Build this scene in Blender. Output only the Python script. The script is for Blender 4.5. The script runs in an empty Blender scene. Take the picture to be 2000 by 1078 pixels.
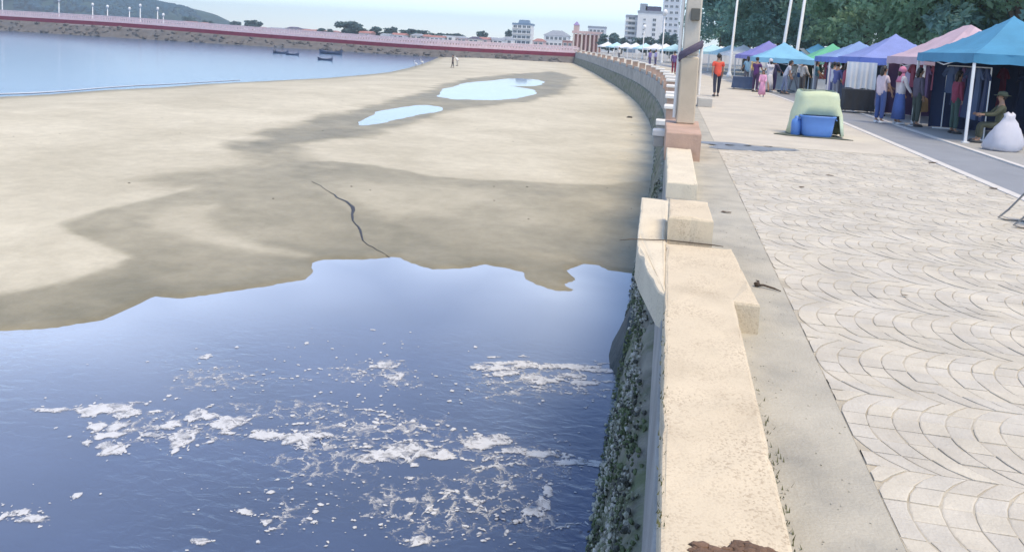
import bpy, math, random
import numpy as np
from mathutils import Vector, Matrix, Euler
random.seed(7); RNG = np.random.default_rng(11)
SC = bpy.context.scene; COL = SC.collection
PI = math.pi; R = math.radians

# ------------------------------------------------------------------ camera
EYE = 1.8
YAW, PITCH, ROLL = R(11.2978), R(6.2001), R(3.1767)
FPX, CX, CY = 1500.0, 1000.0, 243.0          # focal length and optical axis in photo pixels (2000 wide)
cam_d = bpy.data.cameras.new('camera'); cam = bpy.data.objects.new('camera', cam_d); COL.objects.link(cam)
CAM_M = (Matrix.Rotation(YAW, 3, 'Z') @ Matrix.Rotation(PI/2 - PITCH, 3, 'X') @ Matrix.Rotation(ROLL, 3, 'Z'))
cam.matrix_world = Matrix.Translation((0, 0, EYE)) @ CAM_M.to_4x4()
cam_d.sensor_width = 36; cam_d.lens = FPX/2000*36; cam_d.shift_y = (CY - 539)/2000
cam_d.clip_start = .05; cam_d.clip_end = 6000
SC.camera = cam

# ------------------------------------------------------------------ sky, sun, exposure
SUN_EL, SUN_AZ = R(66), R(125)                  # azimuth measured from +Y towards +X
w = bpy.data.worlds.new('World'); SC.world = w; w.use_nodes = True
nt = w.node_tree; bg = nt.nodes['Background']
sky = nt.nodes.new('ShaderNodeTexSky'); sky.sky_type = 'NISHITA'; sky.sun_disc = False
sky.sun_elevation = SUN_EL; sky.sun_rotation = SUN_AZ; sky.air_density = 1.0; sky.dust_density = 0.0; sky.ozone_density = 4.0; sky.altitude = 1500
hs = nt.nodes.new('ShaderNodeHueSaturation'); hs.inputs['Saturation'].default_value = .84; nt.links.new(sky.outputs[0], hs.inputs['Color'])
nt.links.new(hs.outputs[0], bg.inputs[0]); bg.inputs[1].default_value = 0.12
sun_d = bpy.data.lights.new('sun', 'SUN'); sun_d.energy = 1.5; sun_d.angle = R(24); sun_d.color = (1, .82, .56)
sun = bpy.data.objects.new('sun', sun_d); COL.objects.link(sun)
sdir = Vector((math.cos(SUN_EL)*math.sin(SUN_AZ), math.cos(SUN_EL)*math.cos(SUN_AZ), math.sin(SUN_EL)))
sun.rotation_euler = sdir.to_track_quat('Z', 'Y').to_euler()
SC.view_settings.view_transform = 'Standard'; SC.view_settings.look = 'None'
SC.view_settings.exposure = 1.42; SC.view_settings.gamma = 1.0; SC.view_settings.use_curve_mapping = False
SC.cycles.volume_bounces = 0; SC.cycles.max_bounces = 8

# ------------------------------------------------------------------ helpers
def ray(px, py): return CAM_M @ Vector(((px-CX)/FPX, -(py-CY)/FPX, -1))
def at(px, py, z=0.0):
    d = ray(px, py); t = (z-EYE)/d.z; return Vector((d.x*t, d.y*t, z))
def atd(px, py, Y):
    d = ray(px, py); t = Y/d.y; return Vector((d.x*t, Y, EYE+d.z*t))

def lin(c): return tuple(c)
def mat(name, col, rough=.8, var=.15, scale=3., bump=.15, bscale=25., metal=0., world=False, col2=None, mixscale=1.2, mixlo=.45, mixhi=.62, spec=.5, sub=None):
    m = bpy.data.materials.new(name); m.use_nodes = True; t = m.node_tree; N = t.nodes; L = t.links
    b = N['Principled BSDF']; b.inputs['Roughness'].default_value = rough; b.inputs['Metallic'].default_value = metal
    b.inputs['Specular IOR Level'].default_value = spec
    if world: src = N.new('ShaderNodeNewGeometry').outputs['Position']
    else: src = N.new('ShaderNodeTexCoord').outputs['Object']
    n1 = N.new('ShaderNodeTexNoise'); n1.inputs['Scale'].default_value = scale; n1.inputs['Detail'].default_value = 6; n1.inputs['Roughness'].default_value = .62
    L.new(src, n1.inputs['Vector'])
    cr = N.new('ShaderNodeMapRange'); cr.inputs[1].default_value = .3; cr.inputs[2].default_value = .7; cr.inputs[3].default_value = 1-var; cr.inputs[4].default_value = 1+var
    L.new(n1.outputs['Fac'], cr.inputs[0])
    base = N.new('ShaderNodeMix'); base.data_type = 'RGBA'; base.inputs[6].default_value = (*col, 1); base.inputs[7].default_value = (*(col2 or col), 1); base.inputs[0].default_value = 0
    if col2:
        n2 = N.new('ShaderNodeTexNoise'); n2.inputs['Scale'].default_value = mixscale; n2.inputs['Detail'].default_value = 7; n2.inputs['Roughness'].default_value = .65; L.new(src, n2.inputs['Vector'])
        mr = N.new('ShaderNodeMapRange'); mr.inputs[1].default_value = mixlo; mr.inputs[2].default_value = mixhi; L.new(n2.outputs['Fac'], mr.inputs[0]); L.new(mr.outputs[0], base.inputs[0])
    vm = N.new('ShaderNodeVectorMath'); vm.operation = 'SCALE'; L.new(base.outputs[2], vm.inputs[0]); L.new(cr.outputs[0], vm.inputs['Scale'])
    L.new(vm.outputs[0], b.inputs['Base Color'])
    if bump:
        n3 = N.new('ShaderNodeTexNoise'); n3.inputs['Scale'].default_value = bscale; n3.inputs['Detail'].default_value = 5; L.new(src, n3.inputs['Vector'])
        bm = N.new('ShaderNodeBump'); bm.inputs['Strength'].default_value = bump; bm.inputs['Distance'].default_value = .02
        L.new(n3.outputs['Fac'], bm.inputs['Height']); L.new(bm.outputs[0], b.inputs['Normal'])
    return m

def tag(o, label=None, cat=None, group=None, kind=None):
    if label: o['label'] = label
    if cat: o['category'] = cat
    if group: o['group'] = group
    if kind: o['kind'] = kind
    return o
def empty(name, loc=(0,0,0), rz=0., label=None, cat=None, group=None):
    o = bpy.data.objects.new(name, None); COL.objects.link(o); o.location = loc; o.rotation_euler = (0,0,rz); o.empty_display_size = .1
    return tag(o, label, cat, group)
def mobj(name, V, Fc, m, parent=None, smooth=False, loc=None, **k):
    me = bpy.data.meshes.new(name); me.from_pydata([tuple(v) for v in V], [], [tuple(f) for f in Fc]); me.materials.append(m)
    if smooth: me.polygons.foreach_set('use_smooth', [True]*len(me.polygons))
    me.update(); o = bpy.data.objects.new(name, me); COL.objects.link(o)
    if parent: o.parent = parent
    if loc is not None: o.location = loc
    return tag(o, **k)
def share(name, src, parent=None, loc=(0,0,0), rot=(0,0,0), scale=(1,1,1), m=None, **k):
    o = bpy.data.objects.new(name, src.data if hasattr(src,'data') else src); COL.objects.link(o); o.location = loc; o.rotation_euler = rot; o.scale = scale
    if parent: o.parent = parent
    return tag(o, **k)

class MB:
    def __init__(s): s.V = []; s.F = []
    def add(s, V, F):
        n = len(s.V); s.V += [tuple(v) for v in V]; s.F += [tuple(i+n for i in f) for f in F]; return s
    def box(s, c, d, rz=0., taper=1., bev=0.):
        hx, hy, hz = d[0]/2, d[1]/2, d[2]/2; P = []
        ca, sa = math.cos(rz), math.sin(rz)
        if bev <= 0: rings = [(-hz, 1, 0), (hz, taper, 0)]
        else: rings = [(-hz, 1, bev), (-hz+bev, 1, 0), (hz-bev, taper, 0), (hz, taper, bev)]
        def ring(z, t, ins):
            x, y = hx*t-ins, hy*t-ins
            if bev > 0:
                e = bev*.7
                q = [(-x+e,-y),(x-e,-y),(x,-y+e),(x,y-e),(x-e,y),(-x+e,y),(-x,y-e),(-x,-y+e)]
            else: q = [(-x,-y),(x,-y),(x,y),(-x,y)]
            return [(c[0]+a*ca-b*sa, c[1]+a*sa+b*ca, c[2]+z) for a, b in q]
        n = 4 if bev <= 0 else 8; F = []
        for z, t, i in rings: P += ring(z, t, i)
        for k in range(len(rings)-1):
            for j in range(n): F.append((k*n+j, k*n+(j+1) % n, (k+1)*n+(j+1) % n, (k+1)*n+j))
        F.append(tuple(reversed(range(n)))); F.append(tuple((len(rings)-1)*n+j for j in range(n)))
        return s.add(P, F)
    def tube(s, pts, r, n=8, cap=True):
        pts = [Vector(p) for p in pts]; rs = r if isinstance(r, (list, tuple)) else [r]*len(pts); V = []; F = []
        up = None
        for i, p in enumerate(pts):
            t = (pts[min(i+1, len(pts)-1)]-pts[max(i-1, 0)]).normalized()
            if up is None: up = t.orthogonal().normalized()
            up = (up - t*up.dot(t)).normalized(); q = t.cross(up)
            for j in range(n):
                a = 2*PI*j/n; V.append(p+(up*math.cos(a)+q*math.sin(a))*rs[i])
        for i in range(len(pts)-1):
            for j in range(n): F.append((i*n+j, i*n+(j+1) % n, (i+1)*n+(j+1) % n, (i+1)*n+j))
        if cap: F.append(tuple(reversed(range(n)))); F.append(tuple((len(pts)-1)*n+j for j in range(n)))
        return s.add(V, F)
    def lathe(s, prof, c=(0,0,0), n=16, sx=1., sy=1.):
        V = []; F = []
        for r_, z in prof:
            for j in range(n): a = 2*PI*j/n; V.append((c[0]+r_*math.cos(a)*sx, c[1]+r_*math.sin(a)*sy, c[2]+z))
        for i in range(len(prof)-1):
            for j in range(n): F.append((i*n+j, i*n+(j+1) % n, (i+1)*n+(j+1) % n, (i+1)*n+j))
        F.append(tuple(reversed(range(n)))); F.append(tuple((len(prof)-1)*n+j for j in range(n)))
        return s.add(V, F)
    def prism(s, poly, z0, z1):
        n = len(poly); V = [(x, y, z0) for x, y in poly]+[(x, y, z1) for x, y in poly]
        F = [tuple(reversed(range(n))), tuple(range(n, 2*n))]+[(j, (j+1) % n, n+(j+1) % n, n+j) for j in range(n)]
        return s.add(V, F)
    def blob(s, c, d, n=8, m=5, jit=.12, rng=random):
        V = [(c[0], c[1], c[2]-d[2])]; F = []
        for i in range(1, m):
            a = -PI/2+PI*i/m
            for j in range(n):
                b = 2*PI*(j+.5*(i % 2))/n; k = 1+rng.uniform(-jit, jit)
                V.append((c[0]+d[0]*math.cos(a)*math.cos(b)*k, c[1]+d[1]*math.cos(a)*math.sin(b)*k, c[2]+d[2]*math.sin(a)*k))
        V.append((c[0], c[1], c[2]+d[2])); T = len(V)-1
        for j in range(n): F.append((0, 1+(j+1) % n, 1+j)); F.append((T, T-n+j, T-n+(j+1) % n))
        for i in range(m-2):
            for j in range(n): F.append((1+i*n+j, 1+i*n+(j+1) % n, 1+(i+1)*n+(j+1) % n, 1+(i+1)*n+j))
        return s.add(V, F)
    def build(s, name, m, parent=None, smooth=False, loc=None, **k): return mobj(name, s.V, s.F, m, parent, smooth, loc, **k)

# numpy value noise
_tab = RNG.random((256, 256))
def vnoise(x, y):
    xi = np.floor(x).astype(int); yi = np.floor(y).astype(int); fx = x-xi; fy = y-yi
    fx = fx*fx*(3-2*fx); fy = fy*fy*(3-2*fy)
    g = lambda a, b: _tab[a % 256, b % 256]
    return (g(xi, yi)*(1-fx)+g(xi+1, yi)*fx)*(1-fy)+(g(xi, yi+1)*(1-fx)+g(xi+1, yi+1)*fx)*fy
def fbm(x, y, o=4):
    s = 0; a = .5; t = 0
    for k in range(o): s = s+a*vnoise(x*2**k+17*k, y*2**k+9*k); t += a; a *= .5
    return s/t
def sst(a, b, v): t = np.clip((v-a)/(b-a), 0, 1); return t*t*(3-2*t)
def sdf(poly, x, y):     # negative inside
    P = np.array(poly, float); d = np.full(x.shape, 1e18); ins = np.zeros(x.shape, bool)
    for i in range(len(P)):
        a = P[i]; b = P[(i+1) % len(P)]; e = b-a; wx = x-a[0]; wy = y-a[1]
        t = np.clip((wx*e[0]+wy*e[1])/max(e@e, 1e-12), 0, 1)
        d = np.minimum(d, (wx-e[0]*t)**2+(wy-e[1]*t)**2)
        c = (a[1] > y) != (b[1] > y)
        if a[1] != b[1]: ins ^= c & (x < (b[0]-a[0])*(y-a[1])/(b[1]-a[1])+a[0])
    return np.where(ins, -1, 1)*np.sqrt(d)
def pxpoly(pts, z): return [tuple(at(a, b, z)[:2]) for a, b in pts]
def smoothpoly(P, k=2):
    for _ in range(k):
        Q = []
        for i in range(len(P)):
            a, b = P[i], P[(i+1) % len(P)]; Q += [(a[0]*.75+b[0]*.25, a[1]*.75+b[1]*.25), (a[0]*.25+b[0]*.75, a[1]*.25+b[1]*.75)]
        P = Q
    return P

# ------------------------------------------------------------------ materials for the setting
def mat_sand():
    m = bpy.data.materials.new('sand'); m.use_nodes = True; t = m.node_tree; N = t.nodes; L = t.links; b = N['Principled BSDF']
    pos = N.new('ShaderNodeNewGeometry').outputs['Position']
    wa = N.new('ShaderNodeAttribute'); wa.attribute_name = 'wet'
    def noise(s, d=6, r=.6):
        n = N.new('ShaderNodeTexNoise'); n.inputs['Scale'].default_value = s; n.inputs['Detail'].default_value = d; n.inputs['Roughness'].default_value = r; L.new(pos, n.inputs['Vector']); return n.outputs['Fac']
    dry = N.new('ShaderNodeMix'); dry.data_type = 'RGBA'; dry.inputs[6].default_value = (.46, .425, .33, 1); dry.inputs[7].default_value = (.58, .54, .43, 1)
    mr = N.new('ShaderNodeMapRange'); mr.inputs[1].default_value = .35; mr.inputs[2].default_value = .65; L.new(noise(.22, 5), mr.inputs[0]); L.new(mr.outputs[0], dry.inputs[0])
    wet = N.new('ShaderNodeMix'); wet.data_type = 'RGBA'; wet.inputs[6].default_value = (.20, .18, .115, 1); wet.inputs[7].default_value = (.285, .255, .175, 1)
    mr2 = N.new('ShaderNodeMapRange'); mr2.inputs[1].default_value = .35; mr2.inputs[2].default_value = .65; L.new(noise(.7, 6), mr2.inputs[0]); L.new(mr2.outputs[0], wet.inputs[0])
    mx = N.new('ShaderNodeMix'); mx.data_type = 'RGBA'; L.new(wa.outputs['Fac'], mx.inputs[0]); L.new(dry.outputs[2], mx.inputs[6]); L.new(wet.outputs[2], mx.inputs[7])
    g = N.new('ShaderNodeMapRange'); g.inputs[1].default_value = .3; g.inputs[2].default_value = .7; g.inputs[3].default_value = .86; g.inputs[4].default_value = 1.12; L.new(noise(2.6, 10, .8), g.inputs[0])
    vm = N.new('ShaderNodeVectorMath'); vm.operation = 'SCALE'; L.new(mx.outputs[2], vm.inputs[0]); L.new(g.outputs[0], vm.inputs['Scale']); L.new(vm.outputs[0], b.inputs['Base Color'])
    rr = N.new('ShaderNodeMapRange'); rr.inputs[3].default_value = .95; rr.inputs[4].default_value = .5; L.new(wa.outputs['Fac'], rr.inputs[0]); L.new(rr.outputs[0], b.inputs['Roughness'])
    b.inputs['Specular IOR Level'].default_value = .35
    bm = N.new('ShaderNodeBump'); bm.inputs['Strength'].default_value = .6; bm.inputs['Distance'].default_value = .035; L.new(noise(6, 9, .75), bm.inputs['Height']); L.new(bm.outputs[0], b.inputs['Normal'])
    return m
def mat_water(name, col, rough, rip, strength, stretch=(1, 1, 1), col2=None, ior=1.33, calm=False):
    m = bpy.data.materials.new(name); m.use_nodes = True; t = m.node_tree; N = t.nodes; L = t.links; b = N['Principled BSDF']
    pos = N.new('ShaderNodeNewGeometry').outputs['Position']
    mp = N.new('ShaderNodeMapping'); mp.inputs['Scale'].default_value = stretch; L.new(pos, mp.inputs[0])
    b.inputs['Roughness'].default_value = rough; b.inputs['IOR'].default_value = ior
    n0 = N.new('ShaderNodeTexNoise'); n0.inputs['Scale'].default_value = .45; n0.inputs['Detail'].default_value = 5; L.new(mp.outputs[0], n0.inputs['Vector'])
    mx = N.new('ShaderNodeMix'); mx.data_type = 'RGBA'; mx.inputs[6].default_value = (*col, 1); mx.inputs[7].default_value = (*(col2 or col), 1)
    mr = N.new('ShaderNodeMapRange'); mr.inputs[1].default_value = .35; mr.inputs[2].default_value = .65; L.new(n0.outputs['Fac'], mr.inputs[0]); L.new(mr.outputs[0], mx.inputs[0]); L.new(mx.outputs[2], b.inputs['Base Color'])
    if calm:    # pale sky reflection painted into the water colour towards the sand
        at_ = N.new('ShaderNodeAttribute'); at_.attribute_name = 'sky_sheen'; ms = N.new('ShaderNodeMix'); ms.data_type = 'RGBA'; L.new(at_.outputs['Fac'], ms.inputs[0]); L.new(mx.outputs[2], ms.inputs[6]); ms.inputs[7].default_value = (.385, .45, .56, 1); L.new(ms.outputs[2], b.inputs['Base Color'])
    n1 = N.new('ShaderNodeTexNoise'); n1.inputs['Scale'].default_value = rip; n1.inputs['Detail'].default_value = 4; n1.inputs['Distortion'].default_value = .6; L.new(mp.outputs[0], n1.inputs['Vector'])
    n2 = N.new('ShaderNodeTexNoise'); n2.inputs['Scale'].default_value = .35; n2.inputs['Detail'].default_value = 2; L.new(pos, n2.inputs['Vector'])
    mr2 = N.new('ShaderNodeMapRange'); mr2.inputs[1].default_value = .42; mr2.inputs[2].default_value = .62; mr2.inputs[3].default_value = .15; L.new(n2.outputs['Fac'], mr2.inputs[0])
    mu = N.new('ShaderNodeMath'); mu.operation = 'MULTIPLY'; L.new(n1.outputs['Fac'], mu.inputs[0]); L.new(mr2.outputs[0], mu.inputs[1])
    if calm:    # the water lies still in the lee of the sand and is stirred by the outfall nearer the camera
        sx = N.new('ShaderNodeSeparateXYZ'); L.new(pos, sx.inputs[0]); mc = N.new('ShaderNodeMapRange'); mc.inputs[1].default_value = 10.8; mc.inputs[2].default_value = 8.2; mc.inputs[3].default_value = .03; mc.inputs[4].default_value = 1; L.new(sx.outputs[1], mc.inputs[0])
        m3 = N.new('ShaderNodeMath'); m3.operation = 'MULTIPLY'; L.new(mu.outputs[0], m3.inputs[0]); L.new(mc.outputs[0], m3.inputs[1]); mu = m3
    bm = N.new('ShaderNodeBump'); bm.inputs['Strength'].default_value = strength; bm.inputs['Distance'].default_value = .05; L.new(mu.outputs[0], bm.inputs['Height']); L.new(bm.outputs[0], b.inputs['Normal'])
    return m
M_sand = mat_sand()
M_pool = mat_water('waste_water', (.010, .032, .10), .04, 5., .5, (1, 1.6, 1), (.020, .048, .135), ior=1.48, calm=True)
M_sea = mat_water('sea_water', (.05, .10, .19), .16, 1.2, .12, (.6, 1.6, 1), (.065, .12, .22))
M_puddle = mat_water('puddle_water', (.30, .34, .40), .04, 3., .02)
def mat_foam():
    m = mat('foam', (.56, .575, .60), .9, .10, 12, .4, 60, world=True); N = m.node_tree.nodes; L = m.node_tree.links
    pos = N.new('ShaderNodeNewGeometry').outputs['Position']; ea = N.new('ShaderNodeAttribute'); ea.attribute_name = 'thick'
    n = N.new('ShaderNodeTexNoise'); n.inputs['Scale'].default_value = 9; n.inputs['Detail'].default_value = 7; n.inputs['Roughness'].default_value = .7; n.inputs['Distortion'].default_value = .8; L.new(pos, n.inputs['Vector'])
    v = N.new('ShaderNodeTexVoronoi'); v.feature = 'DISTANCE_TO_EDGE'; v.inputs['Scale'].default_value = 5; ad = N.new('ShaderNodeVectorMath'); ad.operation = 'MULTIPLY_ADD'; L.new(n.outputs['Color'], ad.inputs[0]); ad.inputs[1].default_value = (.35, .35, 0); L.new(pos, ad.inputs[2]); L.new(ad.outputs[0], v.inputs['Vector'])
    ve = N.new('ShaderNodeMapRange'); ve.inputs[1].default_value = .0; ve.inputs[2].default_value = .16; ve.inputs[3].default_value = .34; ve.inputs[4].default_value = -.12; L.new(v.outputs['Distance'], ve.inputs[0])
    s1 = N.new('ShaderNodeMath'); s1.operation = 'MULTIPLY_ADD'; L.new(n.outputs['Fac'], s1.inputs[0]); s1.inputs[1].default_value = 1.5; L.new(ve.outputs[0], s1.inputs[2])
    s2 = N.new('ShaderNodeMath'); s2.operation = 'ADD'; L.new(s1.outputs[0], s2.inputs[0]); L.new(ea.outputs['Fac'], s2.inputs[1])
    mr = N.new('ShaderNodeMapRange'); mr.inputs[1].default_value = 1.10; mr.inputs[2].default_value = 1.55; L.new(s2.outputs[0], mr.inputs[0])
    tr = N.new('ShaderNodeBsdfTransparent'); mx = N.new('ShaderNodeMixShader'); L.new(mr.outputs[0], mx.inputs[0]); L.new(tr.outputs[0], mx.inputs[1]); L.new(N['Principled BSDF'].outputs[0], mx.inputs[2]); L.new(mx.outputs[0], N['Material Output'].inputs['Surface'])
    return m
M_foam = mat_foam()
M_strip = mat('strip_concrete', (.42, .395, .33), .9, .14, 2.2, .35, 60, world=True, col2=(.31, .30, .265), mixscale=1.6, mixlo=.45, mixhi=.68)
M_slab = mat('paving_slab', (.535, .49, .405), .9, .10, 1.1, .2, 40, world=True, col2=(.49, .45, .38), mixscale=.5)
M_mortar = mat('paving_mortar', (.44, .40, .32), .95, .2, 6, .4, 60, world=True)
M_stone = mat('paving_stone', (.505, .47, .40), .88, .17, 2.2, .35, 55, world=True, col2=(.47, .435, .37), mixscale=.9, mixlo=.4, mixhi=.65)
M_stones = [M_stone, mat('paving_stone_grey', (.49, .46, .40), .88, .18, 2.2, .35, 55, world=True), mat('paving_stone_warm', (.52, .48, .40), .88, .17, 2.2, .35, 55, world=True)]
M_road = mat('road_asphalt', (.24, .255, .28), .85, .10, 1.3, .3, 70, world=True)
M_land = mat('land_concrete', (.33, .325, .31), .9, .12, .5, .2, 20, world=True)
M_kerb = mat('kerb_concrete', (.58, .56, .53), .85, .1, 3, .25, 40, world=True)
M_low = None
def mat_aggregate(name, col, spk, stain=None):
    m = mat(name, col, .85, .08, 1.7, 0, world=True, col2=stain or tuple(c*.9 for c in col), mixscale=1.6, mixlo=.5, mixhi=.78); t = m.node_tree; N = t.nodes; L = t.links; b = N['Principled BSDF']
    pos = N.new('ShaderNodeNewGeometry').outputs['Position']; v = N.new('ShaderNodeTexVoronoi'); v.inputs['Scale'].default_value = 115; v.feature = 'F1'; L.new(pos, v.inputs['Vector'])
    n = N.new('ShaderNodeTexNoise'); n.inputs['Scale'].default_value = 3.5; n.inputs['Detail'].default_value = 4; L.new(pos, n.inputs['Vector'])
    sp = N.new('ShaderNodeSeparateColor'); L.new(v.outputs['Color'], sp.inputs[0])
    mr = N.new('ShaderNodeMapRange'); mr.inputs[1].default_value = .62; mr.inputs[2].default_value = .95; L.new(sp.outputs[0], mr.inputs[0])
    m2 = N.new('ShaderNodeMapRange'); m2.inputs[1].default_value = .38; m2.inputs[2].default_value = .62; m2.inputs[3].default_value = .1; m2.inputs[4].default_value = .7; L.new(n.outputs['Fac'], m2.inputs[0])
    mu = N.new('ShaderNodeMath'); mu.operation = 'MULTIPLY'; L.new(mr.outputs[0], mu.inputs[0]); L.new(m2.outputs[0], mu.inputs[1])
    mx = N.new('ShaderNodeMix'); mx.data_type = 'RGBA'; old = b.inputs['Base Color'].links[0].from_socket
    L.new(old, mx.inputs[6]); mx.inputs[7].default_value = (*spk, 1); L.new(mu.outputs[0], mx.inputs[0]); L.new(mx.outputs[2], b.inputs['Base Color'])
    bm = N.new('ShaderNodeBump'); bm.inputs['Strength'].default_value = .3; bm.inputs['Distance'].default_value = .004; L.new(v.outputs['Distance'], bm.inputs['Height']); bm.invert = True; L.new(bm.outputs[0], b.inputs['Normal'])
    return m
M_agg = mat_aggregate('washed_aggregate', (.61, .52, .38), (.36, .28, .19), (.46, .385, .275))
M_agg2 = mat_aggregate('washed_aggregate_pale', (.66, .585, .45), (.42, .36, .27))
M_wall_up = mat('sea_wall_concrete', (.36, .35, .335), .9, .18, 1.4, .5, 30, world=True, col2=(.26, .26, .245), mixscale=.8)
M_wall_lo = mat('sea_wall_tidal', (.20, .195, .165), .85, .35, 2.5, .8, 22, world=True, col2=(.11, .135, .07), mixscale=1.5, mixlo=.45, mixhi=.6)
M_barn = mat('barnacle', (.46, .45, .40), .95, .35, 9, .7, 60, world=True, col2=(.20, .225, .14), mixscale=2.2, mixlo=.45, mixhi=.62)
M_pink = mat('pink_plaster', (.50, .34, .26), .85, .12, 2, .3, 30, world=True, col2=(.42, .29, .22))
M_cap = mat('white_cap', (.72, .70, .66), .7, .06, 4, .2, 40)
M_dark = mat('dark_wood', (.045, .04, .035), .8, .3, 6, .3, 40)
M_conc = mat('pale_concrete', (.50, .475, .42), .85, .1, 1.5, .2, 30, col2=(.44, .42, .38))
M_conc2 = mat('grey_concrete', (.37, .355, .325), .85, .1, 1.5, .2, 30)
M_shadow_rod = mat('shadow_brown', (.11, .085, .06), .9, .3, 6, .3, 40)
M_dirt_shadow = mat('brown_dirt_and_shadow', (.17, .105, .07), .95, .35, 8, .7, 40, world=True)  # earth of the far bank, and the painted shadow on the wall end

# ------------------------------------------------------------------ shore outlines on their planes
POOLZ, SEAZ, PUDZ = -2.4, -2.5, -2.215
POOL = pxpoly([(-60,650),(0,645),(100,640),(200,625),(265,600),(300,578),(360,582),(430,574),(500,563),(560,553),(598,546),(613,533),(610,515),(632,505),(700,507),(770,502),(800,514),(850,526),(920,523),(945,515),(1000,526),(1025,531),(1028,543),(1060,558),(1088,570),(1120,569),(1096,556),(1124,545),(1110,528),(1140,515),(1170,516),(1188,528),(1215,531),(1245,536)], POOLZ)+[(.6,14.3),(.6,-4),(-16,-4),(-16,8.0)]
SEA = pxpoly([(-100,196),(0,190),(100,185),(200,177),(300,172),(400,165),(480,161),(560,157),(640,153),(700,148),(760,142),(800,133),(830,124),(845,118)], SEAZ)+[(-46,150),(-50,166),(-60,250),(-1500,250),(-1500,28)]
PUD1 = smoothpoly(pxpoly([(683,244),(720,228),(760,214),(800,207),(840,205),(874,210),(858,218),(820,225),(770,236),(720,243)], PUDZ))
PUD2 = smoothpoly(pxpoly([(846,187),(865,174),(900,164),(950,158),(1010,153),(1062,157),(1066,164),(1030,170),(985,167),(1040,175),(1048,182),(1020,190),(970,196),(900,195),(860,193)], PUDZ))
WET1 = pxpoly([(-140,585),(0,562),(90,542),(180,522),(232,512),(268,494),(200,472),(130,452),(112,440),(250,404),(350,377),(480,336),(560,316),(650,320),(740,327),(820,344),(900,352),(1000,357),(1100,362),(1200,366),(1290,350)], -2.25)+[(.6,14),(.6,0),(-16,0),(-16,9)]
WET2 = pxpoly([(448,287),(510,260),(560,244),(640,224),(700,211),(760,196),(830,179),(860,164),(930,151),(1000,145),(1080,140),(1125,150),(1112,171),(1078,190),(1000,204),(900,214),(860,227),(790,247),(720,264),(640,276),(560,291),(520,302)], -2.2)
WET3 = pxpoly([(240,352),(400,328),(480,312),(455,290),(500,268),(590,280),(640,322),(560,345),(480,350),(330,378)], -2.2)
LITE = pxpoly([(640,375),(720,362),(850,368),(980,378),(1000,400),(900,425),(760,430),(690,410)], -2.28)
RIDGE = pxpoly([(300,440),(345,415),(420,408),(395,430),(420,455),(560,478),(600,492),(480,490),(380,470)], -2.3)
def sand_z(x, y):
    x = np.asarray(x, float); y = np.asarray(y, float)
    z = -2.2+.014*(fbm(x*.25, y*.25, 3)-.5)+.006*(fbm(x*1.3, y*1.3, 3)-.5)
    jx = x+.18*(fbm(x*1.5, y*1.5, 3)-.5); jy = y+.18*(fbm(x*1.5+40, y*1.5, 3)-.5)
    d = sdf(POOL, jx, jy); z = np.minimum(z, np.where(d > 0, POOLZ+.03*sst(0, .1, d)+.18*sst(0, 6, d), POOLZ-.15*sst(0, .35, -d)))
    d = sdf(SEA, x, y); z = np.minimum(z, np.where(d > 0, SEAZ+.02*sst(0, .5, d)+.30*sst(0, 10, d), SEAZ-.5*sst(0, 6, -d)))
    for P in (PUD1, PUD2):
        d = sdf(P, x+1.0*(fbm(x*.7, y*.35, 4)-.5), y+1.8*(fbm(x*.7+9, y*.35, 4)-.5)); z = np.minimum(z, np.where(d > 0, PUDZ+.035*sst(-.05, 1.2, d), PUDZ-.03*sst(0, .5, -d)))
    return z
def wet_at(x, y):
    n = fbm(x*.8, y*.8, 5)-.5; n2 = fbm(x*.35+5, y*.25+3, 4)-.5; n3 = fbm(x*2.2, y*2.2, 4)-.5
    w1 = .95*sst(.12, -.16, sdf(WET1, x, y)+.6*n)
    w1 = w1*(1-.55*sst(.5, -.9, sdf(LITE, x, y)+.8*n))*(1-.5*sst(.25, -.25, sdf(RIDGE, x, y)+.5*n))*(1+.6*n2+.45*n3)
    w2 = .9*sst(.45, -.75, sdf(WET2, x, y)+1.9*n)*(1+.5*n2+.3*n3)
    dq = np.clip(sdf(POOL, x, y), 0, 50); w1 = w1*(.74+.4*np.exp(-dq/1.1)+.18*np.exp(-dq/.25))
    w3 = .66*sst(.5, -.8, sdf(WET3, x, y)+.9*n)*(1+.6*n3)
    ds = sdf(SEA, x, y); w4 = .75*sst(1.8, .1, ds+1.0*n2)+.15*sst(9, 2, ds)
    dp = sdf(POOL, x, y); w5 = 1.0*sst(.22, .0, dp)
    return np.clip(np.maximum.reduce([w1, w2, w3, w4, w5*.95])+.10*n2, 0, 1)

def spacing(a, b, s0, g, c=0.):
    v = [a]; 
    while v[-1] < b: v.append(v[-1]+s0+g*max(0, v[-1]-c))
    return np.array(v)
ys = spacing(1.5, 236, .07, .0062, 3); xs = -spacing(-.7, 85, .06, .0085, 0)
X, Y = np.meshgrid(xs, ys); Zs = sand_z(X, Y); nx, ny = len(xs), len(ys)
me = bpy.data.meshes.new('beach'); idx = np.arange(nx*ny).reshape(ny, nx)
quads = np.stack([idx[:-1, :-1], idx[1:, :-1], idx[1:, 1:], idx[:-1, 1:]], -1).reshape(-1, 4)
me.vertices.add(nx*ny); me.vertices.foreach_set('co', np.stack([X, Y, Zs], -1).astype(np.float32).ravel())
me.loops.add(quads.size); me.loops.foreach_set('vertex_index', quads.ravel().astype(np.int32))
me.polygons.add(len(quads)); me.polygons.foreach_set('loop_start', np.arange(0, quads.size, 4, dtype=np.int32)); me.polygons.foreach_set('loop_total', np.full(len(quads), 4, np.int32))
me.polygons.foreach_set('use_smooth', np.ones(len(quads), bool))
me.update(calc_edges=True); me.materials.append(M_sand)
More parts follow.
